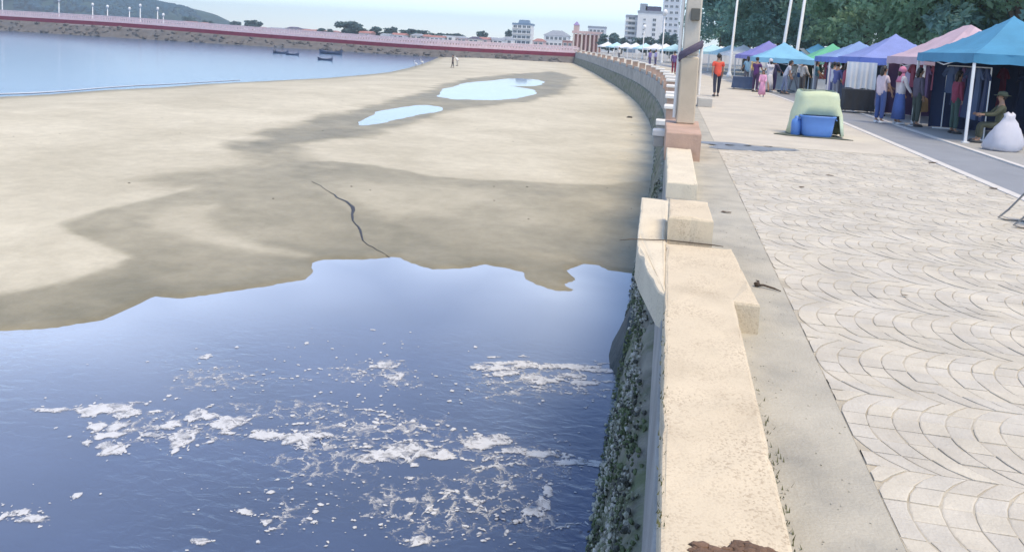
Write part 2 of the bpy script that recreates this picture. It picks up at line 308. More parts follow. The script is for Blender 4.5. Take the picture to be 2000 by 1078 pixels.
att = me.attributes.new('wet', 'FLOAT', 'POINT'); att.data.foreach_set('value', wet_at(X, Y).astype(np.float32).ravel())
beach = bpy.data.objects.new('beach', me); COL.objects.link(beach); tag(beach, kind='structure')

def sheet(name, poly, z, m, **k):
    return mobj(name, [(x, y, z) for x, y in poly], [tuple(range(len(poly)))], m, **k)
gx_ = -spacing(-.3, 15.5, .12, .012); gy_ = spacing(-3.5, 15.5, .16, 0); PXg, PYg = np.meshgrid(gx_, gy_)
pw = mobj('waste_water_pool', np.stack([PXg, PYg, np.full(PXg.shape, POOLZ)], -1).reshape(-1, 3).tolist(), [(r_*len(gx_)+c, (r_+1)*len(gx_)+c, (r_+1)*len(gx_)+c+1, r_*len(gx_)+c+1) for r_ in range(len(gy_)-1) for c in range(len(gx_)-1)], M_pool, kind='structure')
dsh = -sdf(POOL[:34]+[(.6,14.3),(40,14.3),(40,-40),(-60,-40),(-60,8)], PXg, PYg)+1.2*(fbm(PXg*.6, PYg*.6, 3)-.5)
ash = pw.data.attributes.new('sky_sheen', 'FLOAT', 'POINT'); ash.data.foreach_set('value', np.clip(np.exp(-np.clip(dsh, 0, 20)/3.2), 0, 1).astype(np.float32).ravel())  # painted reflection fades with distance from the sand edge
sheet('sea', [(-2500,20),(-28,20),(-28,140),(-20,260),(-20,2500),(-2500,2500)], SEAZ, M_sea, kind='structure')
for P in (PUD1, PUD2):
    a = np.array(P); lo = a.min(0)-1.2; hi = a.max(0)+1.2
    sheet('tide_puddle', [(lo[0],lo[1]),(hi[0],lo[1]),(hi[0],hi[1]),(lo[0],hi[1])], PUDZ, M_puddle, kind='structure')

# sea bed and far terrain below everything, out to the horizon
sheet('terrain', [(-2600,-300),(2600,-300),(2600,2600),(-2600,2600)], -3.4, M_land, kind='structure')

# ------------------------------------------------------------------ the line of the sea wall
WPY = np.array([-20, 30, 40, 52, 63, 78, 93, 113, 133, 160, 188, 230]); WPX = np.array([0, 0, -.35, -1.3, -2.6, -4.8, -7.3, -10.6, -14.2, -19.3, -24, -33.])
def wx(y): # smooth curve
    y = np.asarray(y, float); return (np.interp(y-4, WPY, WPX)+np.interp(y, WPY, WPX)+np.interp(y+4, WPY, WPX))/3
def strip_sheet(name, off0, off1, y0, y1, z, m, n=60, thick=.25, **k):
    yy = np.linspace(y0, y1, n); V = []; F = []
    for y in yy:
        b = float(wx(y)); V += [(b+off0, y, z), (b+off1, y, z), (b+off1, y, z-thick), (b+off0, y, z-thick)]
    for i in range(n-1):
        for j in range(4): F.append((i*4+j, i*4+(j+1) % 4, i*4+4+(j+1) % 4, i*4+4+j))
    F.append((0, 1, 2, 3)); F.append((n*4-1, n*4-2, n*4-3, n*4-4))
    F = [tuple(reversed(f)) for f in F]
    return mobj(name, V, F, m, **k)

# land behind the promenade and the far shore
Vl = []; yy = list(np.linspace(-25, 230, 60)); poly = [(float(wx(y))+1.2, y) for y in yy]+[(-33,238),(-120,246),(-420,262),(-420,2500),(2500,2500),(2500,-25)]
sheet('land', poly, -.06, M_land, kind='structure')
mobj('far_shore_bank', [(-33,238,-.06),(-120,246,-.06),(-420,262,-.06),(-420,255,-2.7),(-120,240,-2.7),(-33,232,-2.7)], [(0,1,4,5),(1,2,3,4)], M_dirt_shadow, kind='structure')
strip_sheet('road', 5.06, 6.62, -8, 150, -.02, M_road, kind='structure')
strip_sheet('kerb', 4.90, 5.05, -8, 150, .012, M_kerb, kind='structure')
strip_sheet('market_pavement', 6.63, 16, -8, 150, -.004, M_land, kind='structure')
strip_sheet('market_kerb', 6.50, 6.625, -8, 150, .008, M_kerb, n=60, kind='structure')
ARC0 = 15.9
strip_sheet('promenade', 1.0, 4.9, ARC0+.001, 200, -.0005, M_slab, n=70, kind='structure')
pave = strip_sheet('paved_promenade', 1.0, 4.9, -2, ARC0, -.006, M_mortar, n=8, kind='structure')
strip_sheet('concrete_strip', .09, .996, -2, 200, -.001, M_strip, n=90, kind='structure')

# ------------------------------------------------------------------ paving: arcs of small setts
SW, AR, AP, NS = .79, .48, .125, 6
def sag(t): return AR-math.sqrt(AR*AR-(SW/2*t)**2)
stones = []
protos = {}
def stone_geo(k, var):
    rg = random.Random(k*10+var)
    t0, t1 = -1+2*k/NS, -1+2*(k+1)/NS; g = .004/SW*2*.55; ga = .0045
    t0 += g; t1 -= g; tm = (t0+t1)/2; out = []
    for (h, ins) in ((-.03, 0), (-.002, 0), (0, .006)):
        gi = ga+ins; tt0 = t0+ins*2/SW; tt1 = t1-ins*2/SW
        for (t, e) in ((tt0, gi), (tm, gi), (tt1, gi), (tt1, AP-gi), (tm, AP-gi), (tt0, AP-gi)):
            out.append([sag(t)+e, SW/2*t, h])
    for i in range(6):
        jx, jy = rg.uniform(-.004, .004), rg.uniform(-.003, .003)
        for L_ in range(3): out[L_*6+i][0] += jx; out[L_*6+i][1] += jy
    F = [(12, 13, 14, 15, 16, 17)]+[(a*6+j, a*6+(j+1) % 6, a*6+6+(j+1) % 6, a*6+6+j) for a in range(2) for j in range(6)]
    F = [tuple(reversed(f)) for f in F]
    return out, F
for k in range(NS):
    for v in range(3):
        V, F = stone_geo(k, v); mm = bpy.data.meshes.new('sett'); mm.from_pydata(V, [], F); mm.materials.append(M_stones[v]); mm.update(); protos[(k, v)] = (mm, V, F)
for j in range(-2, 17):
    yc = 3.15+SW*j; xph = .02+((j*7919) % 13)/13*AP
    for i in range(-4, 36):
        xa = .97+xph+AP*i-.03
        for k in range(NS):
            t0, t1 = -1+2*k/NS, -1+2*(k+1)/NS
            y0, y1 = yc+SW/2*t0, yc+SW/2*t1; x0 = xa+min(sag(t0), sag(t1)); x1 = xa+AP+max(sag(t0), sag(t1))
            if x1 < 1.06 or x0 > 4.85 or y0 < 1.2 or y1 > ARC0+.01: continue
            stones.append((xa, yc, k, random.randrange(3), random.uniform(-.0045, .003), (x0+x1)/2, (y0+y1)/2))
def inview(x, y, z=0):
    v = CAM_M.transposed() @ (Vector((x, y, z))-Vector((0, 0, EYE)))
    if v.z >= -.1: return False
    px = CX+FPX*v.x/-v.z; py = CY-FPX*v.y/-v.z; return -10 < px < 2010 and -10 < py < 1090
vis = sorted([s for s in stones if inview(s[5], s[6])], key=lambda s: s[5]**2+s[6]**2); near = set(id(s) for s in vis[:290])
rest = [MB(), MB(), MB()]
for s in stones:
    mm, V, F = protos[(s[2], s[3])]
    if s[5] < 1.25 or s[5] > 4.7:
        V = [(min(max(v[0]+s[0], 1.004), 4.896)-s[0], v[1], v[2]) for v in V]; ex = [v[0] for v in V]
        if max(ex)-min(ex) < .02: continue
        if id(s) in near: mm = bpy.data.meshes.new('sett'); mm.from_pydata(V, [], F); mm.materials.append(M_stones[s[3]]); mm.update()
    if id(s) in near: share('sett', mm, pave, loc=(s[0], s[1], s[4]))
    else: rest[s[3]].add([(v[0]+s[0], v[1]+s[1], v[2]+s[4]) for v in V], F)
for q in range(3): rest[q].build('further_setts', M_stones[q], pave, kind='stuff')

# ------------------------------------------------------------------ sea wall (vertical face above, rough tidal foot below)
sw = empty('sea_wall', (0, 0, 0), 0, 'long grey concrete sea wall with dark barnacled foot beside the water', 'sea wall')
def wall_grid(prof, y0, y1, s0, g, amp, fr):
    yv = spacing(y0, y1, s0, g, 3); V = []; F = []; n = len(prof)
    for y in yv:
        b = float(wx(y))
        for i, (x, z) in enumerate(prof):
            a = amp*(1 if 0 < i < n-1 else .2)
            d = a*(float(fbm(np.array(y*fr), np.array(i*.9+z*fr), 4))-.5)*2
            V.append((b+x-abs(d)*.6+d*.4, y, z+d*.5))
    for r_ in range(len(yv)-1):
        for i in range(n-1): F.append((r_*n+i, r_*n+i+1, r_*n+n+i+1, r_*n+n+i))
    return V, F
V, F = wall_grid([(.4,.0),(.075,-.002),(.07,-.12),(.065,-.35),(.06,-.6),(.055,-.85),(.05,-1.0)], 1.2, 215, .12, .012, .008, 1.3); mobj('upper_face', V, F, M_wall_up, sw, True)
pr = [(.06,-.96),(.0,-1.0),(-.04,-1.08),(-.07,-1.2),(-.10,-1.35),(-.13,-1.5),(-.16,-1.65),(-.19,-1.8),(-.22,-1.95),(-.25,-2.1),(-.28,-2.25),(-.32,-2.42),(-.38,-2.7)]
V, F = wall_grid(pr, 1.2, 215, .05, .012, .10, 2.4); mobj('tidal_foot', V, F, M_wall_lo, sw, True)
bl = [MB(), MB(), MB()]; rg = random.Random(5); pz_ = [-p[1] for p in pr]; px_ = [p[0] for p in pr]
for _ in range(17000):
    y = 1.9+15*rg.random()**1.5; u = rg.random(); cov = float(fbm(np.array(y*1.6+31), np.array(u*4.7+13), 4))
    if cov+rg.uniform(-.10, .10) < .47: continue
    z = -.97-1.48*u; x = float(np.interp(-z, pz_, px_))-rg.uniform(.015, .075); r_ = rg.uniform(.004, .012)+.016*rg.random()**4
    kk = float(fbm(np.array(y*3.+7), np.array(u*8.+3), 3))+rg.uniform(-.15, .15); bl[0 if kk < .5 else 1 if kk < .6 else 2].blob((x, y, z), (r_*1.0, r_*1.5, r_*.9), 5, 3, .4, rg)
for _ in range(2600):   # tufts of green weed hanging on the foot
    y = 1.9+12*rg.random()**1.4; u = rg.random()**.7
    if float(fbm(np.array(y*2.1+3), np.array(u*3.1+50), 3)) < .52: continue
    z = -.95-1.4*u; x = float(np.interp(-z, pz_, px_))-.05; l_ = rg.uniform(.03, .09); d_ = rg.uniform(-.02, .02)
    bl[2].add([(x, y-.007, z), (x, y+.007, z), (x-.03-.3*l_, y+d_, z-l_)], [(0, 1, 2)])
for _ in range(900):
    y = 15+28*rg.random(); u = rg.random(); x = .03-.32*u; r_ = rg.uniform(.03, .075); bl[rg.random() < .4].blob((x+float(wx(y)), y, -1.0-1.35*u), (r_*.8, r_*1.4, r_), 5, 3, .35, rg)
bl[2].build('green_weed', mat('green_weed', (.085, .115, .05), .85, .4, 9, .4, 40, world=True), sw, kind='stuff'); bl[0].build('barnacles', M_barn, sw, kind='stuff'); bl[1].build('mussels', mat('mussel', (.055, .06, .05), .7, .3, 9, .5, 60, world=True), sw, kind='stuff')
# outfall apron in the foot of the wall
of = empty('drain_outfall', (-.34, 10.4, -2.45), 0, 'dark wet concrete drain outfall at the foot of the sea wall', 'outfall')
mo = MB(); yy_ = [-.95, -.6, -.2, .3, .7, .95]; V = []
for k, q in enumerate(yy_):
    f = (.25, .8, 1., .95, .7, .2)[k]; V += [(.38, q, .75*f+.05), (.05*f, q, .62*f), (-.10*f, q+.05, .2*f), (-.24*f, q, -.08), (.38, q, -.1)]
F = [(k*5+j, k*5+(j+1) % 5, k*5+5+(j+1) % 5, k*5+5+j) for k in range(5) for j in range(5)]+[(4, 3, 2, 1, 0), (25, 26, 27, 28, 29)]
mobj('apron', V, [tuple(reversed(f)) for f in F], mat('wet_concrete', (.018, .03, .036), .6, .35, 4, .8, 14), of)

# ------------------------------------------------------------------ low kerb wall, broken pieces, pedestal
def rough_block(name, poly, z0, z1, m, parent=None, seg=.06, amp=.008, **k):
    """a cast block with a slightly chipped, rounded upper edge"""
    P = []
    for i in range(len(poly)):
        a = Vector(poly[i]); b = Vector(poly[(i+1) % len(poly)]); n = max(1, int((b-a).length/seg))
        for j in range(n): P.append(a+(b-a)*(j/n))
    c = sum(P, Vector((0, 0)))/len(P); V = []; n = len(P); rr = random.Random(len(P))
    for (z, ins) in ((z0, 0), (z1-.018, 0), (z1-.004, .006), (z1, .018)):
        for i, p in enumerate(P):
            t = (P[(i+1) % n]-P[i-1]).normalized(); nn = Vector((t.y, -t.x)); 
            if nn.dot(p-c) < 0 and len(poly) <= 4: nn = -nn
            f_ = float(fbm(np.array(p.x*9+3), np.array(p.y*9), 3))-.5; j = (amp*f_*2+(.05*max(0, f_-.17) if ins else .025*max(0, f_-.17))) if z > z0 else 0
            q = p-nn*(ins+max(0, j)); V.append((q.x, q.y, z+(j*.6 if ins else 0)))
    F = [(a*n+i, a*n+(i+1) % n, a*n+n+(i+1) % n, a*n+n+i) for a in range(3) for i in range(n)]+[tuple(3*n+i for i in range(n))]
    return mobj(name, V, F, m, parent, **k)
rough_block('low_wall', [(.085,2.0),(.515,2.0),(.53,5.04),(.69,5.04),(.62,6.42),(.08,6.40)], -.1, .2, M_agg, amp=.012, label='long low wall of speckled tan washed aggregate nearest the camera', cat='low wall')
rough_block('edge_slab', [(.10,5.05),(.10,8.35),(-.19,8.38),(-.165,6.9),(-.15,6.2),(-.10,5.85),(-.02,5.45),(.04,5.15)], -.06, .185, M_agg2, amp=.02, label='pale broken slab overhanging the sea side beside the stub block', cat='slab')
rough_block('stub_block', [(.09,6.50),(.46,6.50),(.45,7.3),(.09,7.3)], .0, .405, M_agg, amp=.012, label='short square concrete stub standing at the far end of the near wall', cat='block')
rough_block('wall_piece', [(.075,9.45),(.445,9.45),(.45,12.78),(.05,12.78)], -.02, .2, M_agg2, amp=.012, label='low pale wall piece in front of the pink pedestal', cat='low wall')
rough_block('pedestal', [(.03,12.82),(.60,12.82),(.63,15.2),(.0,15.2)], -.02, .45, M_pink, amp=.012, label='pinkish plaster pedestal at the foot of the tall square pole', cat='pedestal')
# brown crumbs put in for a shadow at the broken near end of the wall
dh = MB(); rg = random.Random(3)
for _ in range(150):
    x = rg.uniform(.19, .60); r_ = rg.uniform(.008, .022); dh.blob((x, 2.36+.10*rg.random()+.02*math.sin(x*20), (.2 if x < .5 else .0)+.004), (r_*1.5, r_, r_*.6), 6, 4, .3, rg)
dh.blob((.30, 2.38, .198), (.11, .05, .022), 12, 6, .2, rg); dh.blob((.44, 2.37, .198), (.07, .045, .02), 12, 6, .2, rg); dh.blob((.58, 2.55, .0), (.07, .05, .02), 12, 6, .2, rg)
dh.build('shadow_crumbs', M_dirt_shadow, None, True, label='reddish brown crumbs painting a shadow on the near end of the low wall', kind='stuff')
shadow_rod = MB(); shadow_rod.tube([(-.30, 6.41, .18), (-.2, 6.43, .195), (.1, 6.47, .207), (.48, 6.47, .205), (.55, 6.46, .204)], [.003, .0045, .005, .005, .003], 7)  # dark rod modelled in place of a thin cast shadow
shadow_rod.build('shadow_line', M_shadow_rod, None, True, label='thin dark rod added as a painted shadow line under the stub block', cat='painted shadow')

# ------------------------------------------------------------------ parapet with capped posts further along
pp = empty('parapet', (0, 0, 0), 0, 'pale parapet with capped posts curving along the promenade edge', 'parapet')
strip_sheet('parapet_panel', .10, .32, 15.3, 205, .22, M_conc2, n=110, thick=.3).parent = pp
pm = MB(); pm.box((0, 0, .30), (.42, .42, .62), bev=.02); post_me = pm.build('post', M_pink, pp); cm = MB(); cm.box((0, 0, .66), (.52, .52, .10), bev=.02); cap_me = cm.build('cap', M_cap, post_me)
PY = [17.5, 20.2, 23, 26, 29.2, 32.5, 36, 40, 44.5, 49, 54, 60, 66, 72, 79, 86, 94, 102, 110, 120, 130, 142, 155, 170]
for i, y in enumerate(PY):
    o = post_me if i == 0 else share('post', post_me, pp); o.location = (float(wx(y))+.21, y, 0); o.scale = (1, 1, 1.0 if i > 3 else .8+.1*(i % 2))
    if i: share('cap', cap_me, o)
def striped_bollard(y, x, lab):
    e = empty('white_bollard', (x, y, -.05), 0, lab, 'bollard', 'striped bollards on the sea edge')
    a = MB(); a.box((0, 0, .1), (.19, .3, .2), bev=.012); a.build('lower_block', M_conc2, e)
    a = MB(); a.box((0, 0, .262), (.24, .34, .12), bev=.015); a.build('cap', M_cap, e)
striped_bollard(14.9, -.10, 'nearer small white capped block on the sea edge of the pedestal')
striped_bollard(17.0, -.08, 'further small white capped block on the sea edge of the pedestal')
low = MB(); low.box((0, 0, .14), (.46, .75, .30), bev=.02); low.build('concrete_block', M_conc, None, loc=(1.22, 26.0, 0), label='low beige concrete block on the promenade right of the tall pole', cat='block')

# tall square lamp pole on the pedestal
tp = empty('square_pole', (.36, 14.55, .45), 0, 'tall square concrete pole rising out of frame from the pink pedestal', 'pole')
a = MB(); a.box((0, 0, .62), (.33, .33, 1.24), taper=.97, bev=.03); a.build('plinth', mat('pole_plinth', (.52, .44, .33), .85, .12, 1.6, .2, 25), tp)
a = MB(); a.box((0, 0, 4.4), (.29, .27, 6.3), taper=.82, bev=.035); a.build('shaft', mat('pole_shaft', (.54, .49, .41), .85, .1, 1.5, .2, 30, col2=(.47, .44, .38)), tp)
a = MB(); a.tube([(-.2, -.03, .1), (-.195, -.03, 6.5)], .035, 8); a.build('conduit', M_cap, tp)
a = MB(); a.tube([(.20, -.03, .55), (.195, -.03, 1.5)], .028, 8); a.build('drain_pipe', M_cap, tp)
a = MB(); a.box((.03, -.175, 2.0), (.16, .07, .22), bev=.01); a.build('junction_box', mat('box_grey', (.10, .10, .085), .6), tp)
a = MB(); a.lathe([(.215, .05), (.23, .08), (.22, .12), (.23, .16), (.21, .2)], (0, 0, 1.22), 14)
for v in range(len(a.V)): x, y, z = a.V[v]; a.V[v] = (x, y, z+.16*x/.25+random.uniform(-.02, .02))
a.build('tied_cloth', mat('cloth_indigo', (.10, .085, .125), .9, .3, 6, .3, 30), tp, True)

# ------------------------------------------------------------------ foam, trickle, surf
rg = random.Random(21); fo = MB(); thick = []
def fleck(x, y, rx, ry, a=0., h=.006, n=None, jit=.35, th=1.):
    n = n or (7 if rx < .05 else 16 if rx < .25 else 26); V = []; ca, sa = math.cos(a), math.sin(a); ph = [rg.uniform(0, 6.28) for _ in range(3)]
    ring = []
    for j in range(n):
        b = 2*PI*j/n; k = 1+jit*(.5*math.sin(2*b+ph[0])+.35*math.sin(3*b+ph[1])+.3*math.sin(5*b+ph[2]))+rg.uniform(-.12, .12)
        ring.append((rx*k*math.cos(b), ry*k*math.sin(b)))
    for s_, z in ((1, .001), (.82, h), (.4, h*1.4)):
        for (u, v) in ring: u *= s_; v *= s_; V.append((x+u*ca-v*sa, y+u*sa+v*ca, POOLZ+z+rg.uniform(0, h*.4)))
    F = [(q*n+j, q*n+(j+1) % n, q*n+n+(j+1) % n, q*n+n+j) for q in range(2) for j in range(n)]+[tuple(2*n+j for j in range(n))]
    fo.add(V, F); thick.extend([-.1*th]*n+[.42*th]*n+[.75*th]*n)
def pf(px, py, wpx, hpx, **k):   # a foam patch given where it lies on the water
    c = at(px, py, POOLZ); l = at(px-wpx, py, POOLZ); r_ = at(px+wpx, py, POOLZ); u = at(px, py-hpx, POOLZ); dn = at(px, py+hpx, POOLZ)
    ax = (r_-l)/2; fleck(c.x, c.y, ax.length, (u-dn).length/2, math.atan2(ax.y, ax.x), **k)
big = [(215,798,50,11),(250,808,22,7),(180,803,24,8),(190,834,18,6),(230,832,20,8),(215,850,26,6),(212,874,22,11),(232,880,12,7),(170,865,10,4),(335,830,22,7),(300,850,24,5),(360,853,20,14),(345,868,12,8),(342,880,7,5),(450,826,32,13),(440,846,18,3),(395,810,26,9),(375,818,16,5),(520,850,34,9),(575,856,30,8),(600,862,26,11),(625,850,26,6),(500,846,10,6),(785,884,66,16),(740,888,26,9),(840,888,34,8),(715,890,12,4),(870,892,16,5),(950,862,38,11),(925,870,20,8),(1000,880,24,5),(1060,888,30,5),(105,801,34,4),(65,1014,24,7),(48,1000,10,6),(28,1002,9,5),(8,1008,9,6),(150,968,8,5),(400,697,12,4),(600,670,5,2.5),(390,1058,16,6),(750,715,30,6),(770,735,22,5),(960,718,34,7),(985,730,22,6),(1040,738,20,5),(1060,745,26,5),(1140,748,30,4),(1120,735,24,4),(820,1055,22,8),(1060,985,13,13),(1040,1000,14,8),(1070,960,10,9),(480,1000,14,5),(520,1020,12,5),(1100,716,70,4),(1180,724,45,4),(1010,711,60,5),(1130,903,60,4),(1180,910,30,3),(1215,735,20,5)]
for p in big:
    pf(p[0], p[1], p[2]*1.35, p[3]*1.4)
    for _ in range(6): pf(p[0]+rg.gauss(0, p[2]*1.0), p[1]+rg.gauss(0, p[3]*1.3), p[2]*rg.uniform(.08, .3), p[3]*rg.uniform(.12, .35))
def scatter(n, cx, cy, sx, sy, a, b):
    for _ in range(n): s_ = rg.uniform(a, b)*rg.uniform(.5, 1); pf(rg.gauss(cx, sx), rg.gauss(cy, sy), s_, s_*rg.uniform(.28, .55))
scatter(60, 450, 735, 70, 28, 2, 7); scatter(110, 720, 730, 80, 30, 2, 7); scatter(150, 700, 830, 100, 28, 2, 9); scatter(120, 800, 1000, 110, 40, 2, 9); scatter(50, 560, 1000, 40, 28, 2, 10)
scatter(60, 1020, 900, 80, 30, 2, 7); scatter(50, 1010, 1000, 50, 40, 2, 9); scatter(70, 330, 830, 110, 28, 2, 8); scatter(20, 40, 1005, 30, 12, 2, 7); scatter(50, 1050, 760, 90, 20, 2, 8); scatter(110, 640, 900, 240, 90, 1.5, 5); scatter(30, 1110, 960, 40, 60, 2, 6)
def lace(pts, wd, br=.5):
    # thin winding ribbon of foam through image-located points on the water plane
    P = [at(a, b, POOLZ) for a, b in pts]; Q = []
    for i in range(len(P)-1):
        n = max(3, int((P[i+1]-P[i]).length/.05))
        for j in range(n): t = j/n; Q.append(P[i].lerp(P[i+1], t)+Vector((rg.uniform(-.02, .02), rg.uniform(-.03, .03), 0)))
    for i in range(len(Q)-1):
        if rg.random() < br: continue
        d = Q[i+1]-Q[i]; fleck(Q[i].x, Q[i].y, d.length*rg.uniform(.6, 1.0), wd*rg.uniform(.4, 1.4), math.atan2(d.y, d.x), .004, 8, .3)
lace([(930,712),(1000,708),(1080,716),(1150,718),(1225,728)], .035, .15)
lace([(940,725),(990,745),(1080,762),(1130,770)], .03, .35); lace([(1075,735),(1120,750),(1150,765),(1200,760)], .03, .3); lace([(1120,720),(1160,745),(1225,745)], .025, .3)
lace([(1000,880),(1070,885),(1130,895),(1195,908)], .04, .1); lace([(985,895),(1060,885),(1130,878)], .02, .4); lace([(930,915),(1000,905),(1050,920),(1060,945)], .02, .4)
lace([(640,790),(720,800),(800,830),(860,840)], .02, .5); lace([(880,895),(930,900),(980,890)], .03, .2); lace([(1075,945),(1040,985),(1010,1020),(980,1055)], .035, .35); lace([(1085,1030),(1130,1020),(1170,1035)], .02, .2)
lace([(650,860),(720,855),(800,862),(900,858)], .02, .35); lace([(500,742),(560,738),(640,745)], .02, .5); lace([(830,1000),(880,960),(930,975),(960,1010)], .02, .4); lace([(1140,800),(1160,780),(1200,770)], .02, .5)
for (a_, b_, c_, d_) in [(1060,745,150,38),(1010,735,90,24),(740,730,110,26),(720,835,190,34),(830,1000,170,55),(560,1005,60,36),(1030,900,140,40),(420,740,90,30),(330,835,150,36),(930,960,150,60),(640,900,140,40),(1020,1010,80,50),(880,870,140,24),(560,800,120,24)]: pf(a_, b_, c_, d_, h=.002, n=40, th=.36)
fob = fo.build('foam', M_foam, None, True, label='white foam and scum floating on the dark waste water', kind='stuff')

fat = fob.data.attributes.new('thick', 'FLOAT', 'POINT'); fat.data.foreach_set('value', np.array(thick, np.float32))
def ribbon(name, pts, widths, zf, m, **k):
    V = []; F = []; P = []
    for i in range(len(pts)-1):
        for j in range(4): t = j/4; P.append((pts[i][0]+(pts[i+1][0]-pts[i][0])*t+rg.uniform(-3.5, 3.5), pts[i][1]+(pts[i+1][1]-pts[i][1])*t+rg.uniform(-1.2, 1.2), widths[i]+(widths[i+1]-widths[i])*t))
    P.append((*pts[-1], widths[-1])); W = [at(a, b, -2.3) for a, b, _ in P]
    for i, p in enumerate(W):
        t = (W[min(i+1, len(W)-1)]-W[max(i-1, 0)]).normalized(); n = Vector((-t.y, t.x, 0))
        for s_ in (-1, 0, 1): q = p+n*s_*P[i][2]/2*rg.uniform(.7, 1.3); V.append((q.x, q.y, float(sand_z(q.x, q.y))+(.006 if s_ else .012)))
    for i in range(len(W)-1): F += [(i*3, i*3+1, i*3+4, i*3+3), (i*3+1, i*3+2, i*3+5, i*3+4)]
    return mobj(name, V, F, m, None, True, **k)
M_black = mat('black_sludge', (.03, .022, .018), .45, .3, 8, .3, 30)
ribbon('sludge_trickle', [(608,362),(640,378),(660,392),(686,408),(688,432),(705,452),(714,468),(745,486),(790,505),(812,522)], [.02,.012,.05,.085,.035,.05,.022,.015,.02,.02], None, M_black, kind='structure')
ribbon('wrack_line', [(1172,523),(1190,527),(1215,531),(1240,536),(1252,548)], [.12,.10,.12,.16,.2], None, M_black, kind='structure')
M_surf = mat('surf', (.50, .54, .60), .8, .1, 3, .3, 20, world=True)
sv = []; sf = []; sp = [(-60,188),(0,184),(60,182),(130,178),(200,172),(260,168),(330,165),(400,161),(470,157)]
sq = [at(a, b, SEAZ) for a, b in sp]
for i, p in enumerate(sq):
    wd = (.35+.4*rg.random())*(1-.6*i/8); sv += [(p.x+wd*.5, p.y-wd*.5, SEAZ+.02), (p.x, p.y, SEAZ+.03), (p.x-wd*.5, p.y+wd*.5, SEAZ+.004)]
for i in range(len(sq)-1): sf += [(i*3, i*3+1, i*3+4, i*3+3), (i*3+1, i*3+2, i*3+5, i*3+4)]
mobj('surf_line', sv, sf, M_surf, None, True, kind='stuff', label='thin pale wavelet breaking along the sandy shore')

# ------------------------------------------------------------------ pier
M_red = mat('red_beam', (.19, .015, .045), .7, .2, 1, .1, 10)
M_rail = mat('pink_white_rail', (.70, .54, .56), .7, .12, 2, .1, 10)
M_rock = mat('bank_rock', (.135, .125, .12), .95, .25, .8, .4, 6, world=True, col2=(.115, .115, .12), mixscale=.35)
M_white = mat('white_paint', (.74, .75, .76), .6, .04, 3, .05, 20)
pier = empty('pier', (0, 0, 0), 0, 'long red edged pier with pale railing across the bay', 'pier')
PX = np.array([-300, -158, -123, -90, -52, -32, -19]); PT = np.array([1.1, .85, .85, .15, -.35, -.30, -.1])
def pier_z(x): return float((np.interp(x-8, PX, PT)+np.interp(x, PX, PT)+np.interp(x+8, PX, PT))/3)
def pier_y(x): return 157+max(0, (x+52))*.18
def pier_strip(name, dy0, dy1, dz0, dz1, m, x0=-300, x1=-19.5, n=80):
    V = []; F = []
    for x in np.linspace(x0, x1, n):
        y = pier_y(x); z = pier_z(x); V += [(x, y+dy0, z+dz0), (x, y+dy1, z+dz0), (x, y+dy1, z+dz1), (x, y+dy0, z+dz1)]
    for i in range(n-1):
        for j in range(4): F.append((i*4+j, i*4+(j+1) % 4, i*4+4+(j+1) % 4, i*4+4+j))
    F += [(3, 2, 1, 0), (n*4-4, n*4-3, n*4-2, n*4-1)]
    return mobj(name, V, F, m, pier)
pier_strip('deck', .3, 5.5, -.55, -.15, M_conc2); pier_strip('red_beam', -.05, .28, -.95, .05, M_red); pier_strip('kerb_beam', -.02, .26, .06, .55, M_rail); pier_strip('lower_band', -.3, .2, -1.3, -.98, M_rail, x0=-140)
pier_strip('top_rail', .05, .2, 1.30, 1.5, M_rail); pier_strip('middle_rail', .08, .16, .65, .73, M_rail); pier_strip('far_rail', 5.2, 5.4, .9, 1.2, M_rail)
bal = MB(); x = -300
while x < -20: bal.box((x, pier_y(x)+.12, pier_z(x)+.92), (.5 if int(x/1.2) % 4 == 0 else .34, .12, .76)); x += .6
bal.build('balusters', M_rail, pier, kind='stuff')
V = []; F = []; xsn = np.linspace(-300, -18, 260)
prof = [(-5.5, 0), (-4.2, .18), (-3.2, .38), (-2.2, .55), (-1.2, .75), (.3, .97), (5.6, 1.0)]
for x in xsn:
    y = pier_y(x); zt = pier_z(x)-.55; zb = -2.8
    for i, (dy, t) in enumerate(prof):
        d = 0 if i > 4 else .5*(float(fbm(np.array(x*.9), np.array(i*2.3), 3))-.5)
        V.append((x, y+dy*.55+d, zb+(zt-zb)*t+d*.6))
n = len(prof)
for i in range(len(xsn)-1):
    for j in range(n-1): F.append((i*n+j, i*n+n+j, i*n+n+j+1, i*n+j+1))
mobj('rubble_bank', V, F, M_rock, pier)
rg = random.Random(8); rb = MB()
for _ in range(420):
    x = rg.uniform(-230, -22); u = rg.random(); r_ = rg.uniform(.2, .55); rb.blob((x, pier_y(x)-2.7+2.4*u, -2.6+(pier_z(x)+1.6)*u), (r_*1.3, r_, r_*.7), 6, 4, .3, rg)
rb.build('boulders', M_rock, pier, kind='stuff')

